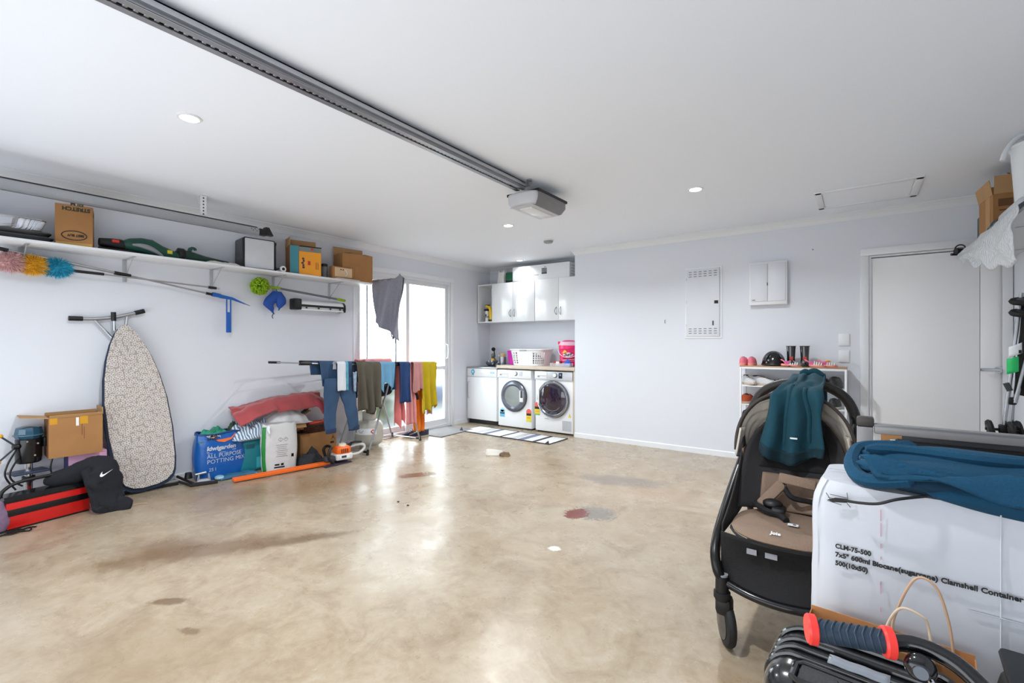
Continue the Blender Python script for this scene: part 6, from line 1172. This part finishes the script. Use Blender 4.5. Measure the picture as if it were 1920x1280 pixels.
# blue fleece bundle
t = T('blue_fleece', 'folded teal blue fleece blanket bundled on top of white carton', 'blanket', (5.0, 1.42, .872))
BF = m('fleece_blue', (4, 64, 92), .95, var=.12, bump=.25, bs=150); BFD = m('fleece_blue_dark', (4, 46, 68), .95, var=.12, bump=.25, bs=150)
def bun(x0, x1, yc, zc, ry, rz_, seed, n=30, nn=26, tw=0., tilt=0.):
    rows = []
    b = MB(); v = []
    for i in range(n+1):
        s = i/n; e = (1-abs(2*s-1)**3.2)**.5 if 0 < s < 1 else .05; e = max(e, .06); x = x0+(x1-x0)*s
        for j in range(nn):
            a = 2*pi*j/nn; k = 1+.10*nz(x*9+seed, cos(a)*1.6, sin(a)*1.6)+.07*sin(3*a+x*16+seed)
            v.append((x+.012*nz(cos(a), sin(a), x*7), yc+tw*s+ry*e*cos(a)*k, zc+tilt*s+rz_*e*sin(a)*k))
    f = [(i*nn+j, i*nn+(j+1) % nn, (i+1)*nn+(j+1) % nn, (i+1)*nn+j) for i in range(n) for j in range(nn)]+[tuple(range(nn))[::-1], tuple(n*nn+j for j in range(nn))]
    return b.add(v, f)
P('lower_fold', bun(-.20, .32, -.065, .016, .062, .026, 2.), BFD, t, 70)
P('outer_fold', bun(-.215, .34, .04, .040, .085, .036, 5., tw=-.02), BF, t, 70); P('middle_fold', bun(-.226, .34, -.03, .03, .07, .03, 9., tilt=-.004), BF, t, 70); P('front_drape', bun(-.10, .34, -.105, .008, .032, .028, 12., tilt=-.012), BF, t, 70)
P('front_layer', MB().grid(lambda u, w: (-.214+.5*u+.03*w, -.10-.02*sin(pi*u)-.022*w, .06-.062*w*(.35+.65*u)-.012*u+.010*sin(u*15+w*5)+.006*nz(u*9, w*5, 3.)), 34, 10), BF, t, 75, thick=.009)
P('top_ridge', MB().tube([(-.2+.5*i/24, .0+.012*sin(i*.5)-.03*i/24, .066+.008*sin(pi*i/24)-.006*i/24) for i in range(25)], [.006]+[.014]*23+[.006], 8), BF, t); P('edge_roll', MB().tube(bez([(-.12, -.115, .03), (-.19, -.1, .012), (-.222, -.06, .018), (-.225, .0, .04), (-.2, .06, .058), (-.1, .09, .066)], 6), [.008]+[.016]*29+[.008], 8), BF, t)
P('drawcord', MB().tube(bez([(-.10, -.118, .0), (-.148, -.133, -.012), (-.18, -.131, -.028), (-.21, -.126, -.034), (-.24, -.12, -.036)], 6), .0032, 8), BLK, t)
# ================================================================== PAPER BAG, SUITCASE, SCOOTER, BLACK BAG
t = T('paper_carrier', 'brown paper carrier bag with twisted handles before white carton', 'bag', (4.83, 1.243, -.0), R(-5.2))
KR = m('kraft_paper', (186, 128, 78), .75, var=.08, bump=.2, bs=20)
b = MB(); 
for c, d in (((0, .028, .294), (.27, .0015, .588)), ((0, -.028, .288), (.27, .0015, .576)), ((-.1345, 0, .29), (.0015, .055, .58)), ((.1345, 0, .29), (.0015, .055, .58)), ((0, 0, .001), (.268, .055, .0015))): b.box(c, d)
P('paper', b, KR, t, 0)
def hnd(y, x0, x1, zt): return MB().tube(bez([(x0, y, .57), (x0+.004, y, .62), ((x0+x1)/2-.012, y-.004, zt), ((x0+x1)/2+.02, y-.004, zt-.004), (x1-.008, y, .64), (x1, y, .57)], 7), .0026, 7)
P('handle', hnd(.026, .01, .105, .708), m('twist_paper', (196, 160, 128), .8), t); P('handle', hnd(-.03, -.0, .075, .665), m('twist_paper_pale', (206, 184, 158), .8), t)
t = T('suitcase', 'shiny black ribbed hard shell suitcase standing at the bottom right', 'suitcase', (4.79, 1.07, 0), R(-5.2))
SH = m('shell_black', (16, 16, 18), .2, var=.06, coat=.6)
P('shell', MB().box((0, 0, .315), (.3, .215, .55), .05, seg=6), SH, t, 60)
for y in (-.03, .0, .03, .075):
    P('rib', MB().tube(bez([(-.151, y, .3), (-.151, y, .5), (-.146, y, .56), (-.115, y, .59), (-.07, y, .592), (.07, y, .592), (.115, y, .59), (.146, y, .56), (.151, y, .5), (.151, y, .3)], 6), .006, 8), SH, t)
P('pocket_frame', MB().tube([(x, y, .592) for x, y in [(-.095, -.1), (-.095, -.058), (-.085, -.048), (.12, -.048), (.13, -.058), (.13, -.1), (.12, -.106), (-.085, -.106)]], .0055, 8, True), SH, t)
P('pocket_panel', MB().box((.018, -.077, .5895), (.21, .052, .008), .003), m('pocket_grey', (52, 52, 55), .8, bump=.4, bs=200), t); P('grip_line', MB().tube(bez([(-.03, -.066, .5955), (-.01, -.082, .5955), (.06, -.086, .5955)], 5), .0015, 5), BLK, t)
P('clear_strap', MB().grid(lambda u, w: (-.05+.09*u, -.03+.03*w, .6005+.0006*sin(u*14)), 12, 3), m('clear_film', (120, 126, 134), .1, coat=1, var=.2), t, 60, thick=.002)
P('side_handle', MB().tube(bez([(-.15, -.03, .36), (-.168, -.03, .38), (-.168, -.03, .46), (-.15, -.03, .48)], 5), .008, 8), BLK, t)
for x in (-.11, .11):
    for y in (-.07, .07): w = P('spinner_wheel', MB().cyl((x-.012, y, .021), (x+.012, y, .021), .021, n=16), RUB, t); P('wheel_fork', MB().box((x, y, .04), (.036, .03, .016), .004), BLK, w)
t = T('scooter', 'kick scooter handlebar with dark blue grip and red rings, foreground', 'scooter', (4.98, .84, 0), 0)
SO = V((4.98, .84, 0))
def sl(*p): return [V(q)-SO for q in p]
BLKT = m('scooter_black', (16, 17, 20), .15, .2, coat=.5); GRIP = m('grip_navy', (30, 50, 68), .55, bump=.15, bs=90); RR = m('ring_red', (238, 58, 52), .35)
ga, gb = V((4.722, .921, .717)), V((4.822, .951, .7175)); gd = (gb-ga).normalized()
g = P('grip', MB().tube(sl(ga, gb), .0172, 22), GRIP, t)
pr_ = gd.orthogonal().normalized(); pq = gd.cross(pr_)
for k in range(9):
    c = ga+gd*(.006+.0105*k); pts = []
    for i in range(13):
        a = -1.9+3.0*i/12; pts.append(c+gd*(.007*abs(i-6)/6)+(V((0, 0, 1))*sin(a+1.2)+V((0, -1, 0))*cos(a+1.2))*.0174-SO)
    P('grip_rib', MB().tube(pts, .0017, 6), GRIP, g)
for p in (ga, gb): P('grip_ring', MB().tube([p-gd*.009-SO, p-gd*.006-SO, p+gd*.004-SO, p+gd*.006-SO], [.021, .0235, .0235, .019], 24), RR, t)
P('handlebar', MB().tube(bez(sl(gb, (4.85, .957, .7225), (4.88, .952, .722), (4.91, .94, .712), (4.945, .91, .685), (4.975, .875, .64), (4.98, .85, .56), (4.98, .84, .4), (4.98, .84, .12)), 6), .0125, 14), BLKT, t)
P('bell', MB().sph(V((4.858, .93, .704))-SO, (.02, .016, .02), 20, 14), BLKT, t); P('bell_dial', MB().cyl(V((4.8575, .9155, .704))-SO, V((4.857, .9125, .7045))-SO, .011, .009, 20), m('bell_ring', (70, 74, 80), .2, .6), t); P('bell_lever', MB().tube(sl((4.868, .92, .695), (4.876, .905, .684), (4.884, .898, .679)), .004, 8), CHR, t); P('lever_tip', MB().box(V((4.887, .896, .677))-SO, (.014, .006, .008), .002), CHR, t)
P('brake_cable', MB().tube(bez(sl((4.91, .925, .7), (4.905, .89, .66), (4.93, .85, .6), (4.975, .83, .5)), 6), .003, 7), BLK, t)
P('deck', MB().box((0, -.28, .075), (.11, .42, .022), .008), BLKT, t); P('head_tube', MB().cyl((0, 0, .08), (0, -.0, .2), .02, n=16), BLKT, t)
for y in (.03, -.53): P('wheel', MB().cyl((-.012, y, .06), (.012, y, .06), .06, n=28), RUB, t)
P('rear_fender', MB().box((0, -.5, .115), (.04, .12, .008), .003), BLKT, t)
t = T('black_bag', 'dark padded bag with white drawcord at bottom right corner', 'bag', (5.1, 1.135, 0), R(-4))
P('body', MB().box((0, 0, .31), (.24, .17, .62), .04, seg=4), m('bag_greenblack', (16, 21, 23), .5, var=.1), t, 60); P('top_flap', MB().box((.01, -.01, .628), (.25, .18, .018), .008), m('bag_greenblack2', (14, 18, 20), .5), t); P('zip_edge', MB().box((.0, -.09, .64), (.12, .006, .006), .002), GREYP, t)
P('drawcord', MB().tube(bez([(-.12, -.05, .62), (-.135, -.07, .6), (-.128, -.1, .55), (-.126, -.098, .4), (-.126, -.096, .25)], 6), .004, 7), m('cord_white', (210, 212, 214), .7), t)
# ================================================================== RIGHT WALL SHELF
RSZ = 1.90
t = T('wall_shelf', 'white board shelf on right wall above interior door, overflowing with packing', 'shelf', (5.64, 4.0, RSZ)); P('board', MB().box((0.002, 0, -.009), (.31, 2.66, .018), .002), WPLA, t, 30); P('lipping', MB().box((-.1545, 0, -.009), (.003, 2.66, .018)), TRIM, t, 0)
for y in (-.9, 0, .95): P('bracket', MB().box((.155, y, -.11), (.004, .026, .18), .001).box((.03, y, -.021), (.24, .022, .004), .001), WMET, t, 30)
t = T('carton', 'tall brown carton with printed text and raised flaps on right shelf', 'box', (5.645, 4.62, RSZ), R(4))
carton(t, .24, .3, .30, CARD, [('-x', .1, 80), ('-y', .12, 86), ('+y', .12, 92)], closed=False)
for k in range(4): P('print', MB().box((-.03+.012*k, -.1506, .19-.022*k), (.12-.02*k, .001, .01)), m('carton_print', (110, 74, 44), .8), t, 0)
P('print_block', MB().box((-.06, -.1506, .24), (.07, .001, .05)), m('carton_print', (110, 74, 44), .8), t, 0)
text('lettering', 'STOCK', .05, m('carton_print', (110, 74, 44), .8), t, basis((.11, -.1524, .43), (-1, 0, 0), (0, 0, -1)), bold=.002)
P('side_flap_panel', MB().box((-.1215, -.05, .17), (.003, .09, .32)), CARDE, t, 0)
t = T('green_folder', 'thin dark green folder standing behind brown carton on right shelf', 'folder', (5.56, 4.95, RSZ)); P('cover', MB().box((0, 0, .13), (.022, .2, .26), .004), m('folder_green', (28, 74, 66), .5), t); P('pages', MB().box((.0125, 0, .13), (.004, .19, .24)), LETW, t, 0)
t = T('white_tub', 'large white plastic tub with curved handle at the top right corner', 'tub', (5.66, 3.93, RSZ+.11)); WT = m('tub_white', (226, 230, 234), .35, var=.01)
P('tub', MB().lathe([(.12, 0), (.125, .006), (.142, .3), (.15, .31), (.15, .325), (.138, .33)], 40), WT, t); P('handle', MB().tube([(-.02+.165*cos(a), -.0+.03*cos(a), .22+.19*sin(a)) for a in [R(20+150*i/16) for i in range(17)]], .012, 8), WT, t)
t = T('packing_bundle', 'flat bundle of foil bubble wrap under the white tub', 'packing', (5.65, 3.93, RSZ)); FW = m('foil_wrap', (206, 210, 216), .3, var=.12, vs=14, bump=.4, bs=60)
P('roll', MB().box((-.02, 0, .055), (.26, .46, .1), .04, seg=4), FW, t); P('sheet_end', MB().box((-.14, .05, .03), (.04, .34, .05), .018), FW, t)
t = T('black_bin_liners', 'crumpled glossy black bags behind bubble wrap on right shelf', 'bags', (5.57, 4.3, RSZ)); P('plastic', heap(.09, .16, .16, 3.9, 5, .5, 24), m('liner_black', (36, 32, 34), .15, var=.3, coat=.6), t, 40, thick=.003)
t = T('bubble_wrap', 'translucent white bubble wrap hanging over front edge of right shelf', 'bubble wrap', (5.47, 4.3, RSZ))
BWM = m('bubble_film', (232, 236, 240), .25, var=.03, alpha=.82)
_nt = BWM.node_tree; _v = _nt.nodes.new('ShaderNodeTexVoronoi'); _v.inputs['Scale'].default_value = 55; _tc = _nt.nodes.new('ShaderNodeTexCoord'); _nt.links.new(_tc.outputs['Object'], _v.inputs['Vector']); _b = _nt.nodes.new('ShaderNodeBump'); _b.inputs['Strength'].default_value = .5; _b.inputs['Distance'].default_value = .02; _nt.links.new(_v.outputs['Distance'], _b.inputs['Height']); _nt.links.new(_b.outputs[0], _nt.nodes['Principled BSDF'].inputs['Normal'])
def bw(u, w):
    y = -.82+1.64*u; ln = .02+.27*min(1, max(0, (.85-y)/1.35))**.8+.02*sin(u*23)
    if w < .25: q = w/.25; return (.1*(1-q)-.004, y, .012+.05*sin(pi*q)*(.5+.5*sin(u*9))+.012*nz(u*8, w*9))
    q = (w-.25)/.75; return (-.012-.03*sin(q*3)*(.6+.5*sin(u*17))-.02*nz(u*7, q*4, 2.), y, .01-ln*q)
P('film', MB().grid(bw, 60, 24), BWM, t, 70, thick=.004)
t = T('black_tubes', 'black tube ends poking past the far end of right shelf', 'tubes', (5.50, 5.12, RSZ)); P('tube', MB().tube([(-.07, -.04, .03), (.08, .06, .03)], .022, 12), BLK, t); P('tube', MB().tube([(-.09, -.0, .012), (.07, .1, .012)], .01, 10), BLK, t); P('loop', MB().tube([(-.04+.03*cos(a), -.02, .05+.03*sin(a)) for a in [2*pi*i/16 for i in range(16)]], .005, 6, True), BLK, t)
# folded umbrella stroller on a crate
t = T('storage_crate', 'grey storage crate hidden behind frame, carrying the folded stroller', 'crate', (5.62, 4.55, 0)); P('body', MB().box((0, 0, .26), (.33, .42, .52), .015), GREYP, t); P('lid', MB().box((0, 0, .535), (.345, .44, .03), .008), DGREY, t)
t = T('folded_stroller', 'folded silver and black umbrella stroller leaning at the right wall', 'stroller', (5.60, 4.5, .552))
for k, (x0, x1, y0) in enumerate(((-.015, .075, -.02), (.03, .1, .05))): P('long_tube', MB().tube([(x0, y0, .02), (x1, y0+.02, .98)], .011, 10), ALU, t)
P('brace', MB().tube([(.04, -.03, .25), (.12, -.01, .62)], .011, 10), ALU, t); P('brace', MB().tube([(.035, -.06, .27), (.09, -.05, .56)], .009, 10), ALU, t); P('joint', MB().box((.03, -.01, .26), (.04, .05, .05), .01), BLK, t)
for x, y in ((-.075, -.02), (.02, -.05), (.07, .03)):
    w = P('wheel', MB().lathe([(.02, -.012), (.056, -.014), (.064, 0), (.056, .014), (.02, .012)], 28, M=MX.Translation((x, y, .065)) @ MX.Rotation(R(80), 4, 'Y')), RUB, t); P('hub', MB().lathe([(.006, -.018), (.03, -.014), (.03, .014), (.006, .018)], 16, M=MX.Translation((x, y, .065)) @ MX.Rotation(R(80), 4, 'Y')), DGREY, w)
P('axle', MB().cyl((-.1, -.02, .065), (.09, -.02, .065), .009, n=10), BLK, t); P('axle_block', MB().box((-.012, -.02, .07), (.045, .05, .06), .008), BLK, t)
for z in (.845, .92): w = P('upper_wheel', MB().lathe([(.02, -.012), (.062, -.014), (.07, 0), (.062, .014), (.02, .012)], 28, M=MX.Translation((.075, -.05, z)) @ MX.Rotation(R(18), 4, 'X')), RUB, t); P('hub', MB().lathe([(.006, -.018), (.034, -.014), (.034, .014), (.006, .018)], 16, M=MX.Translation((.075, -.05, z)) @ MX.Rotation(R(18), 4, 'X')), DGREY, w)
P('fabric', soft(spath([((.07, .0, .3), (.03, .03)), ((.1, .0, .45), (.05, .05)), ((.12, .0, .7), (.05, .05)), ((.12, .0, .95), (.04, .04))]), 18, .01), SBLK, t, 70)
P('green_tag', MB().grid(lambda u, w: (-.005+.055*u, -.065-.012*sin(pi*u), .44+.1*w+.02*u), 8, 4), m('tag_green', (40, 200, 110), .5), t, 60, thick=.003); P('white_tag', MB().grid(lambda u, w: (.005+.06*u, -.06-.01*sin(pi*u), .55+.07*w+.03*u), 8, 4), LETW, t, 60, thick=.003); P('tag_mark', MB().box((.055, -.068, .59), (.016, .002, .022)), INK, t, 0)
P('latch', MB().tube([(-.005, -.04, .38), (.015, -.04, .33)], .016, 10), DGREY, t)
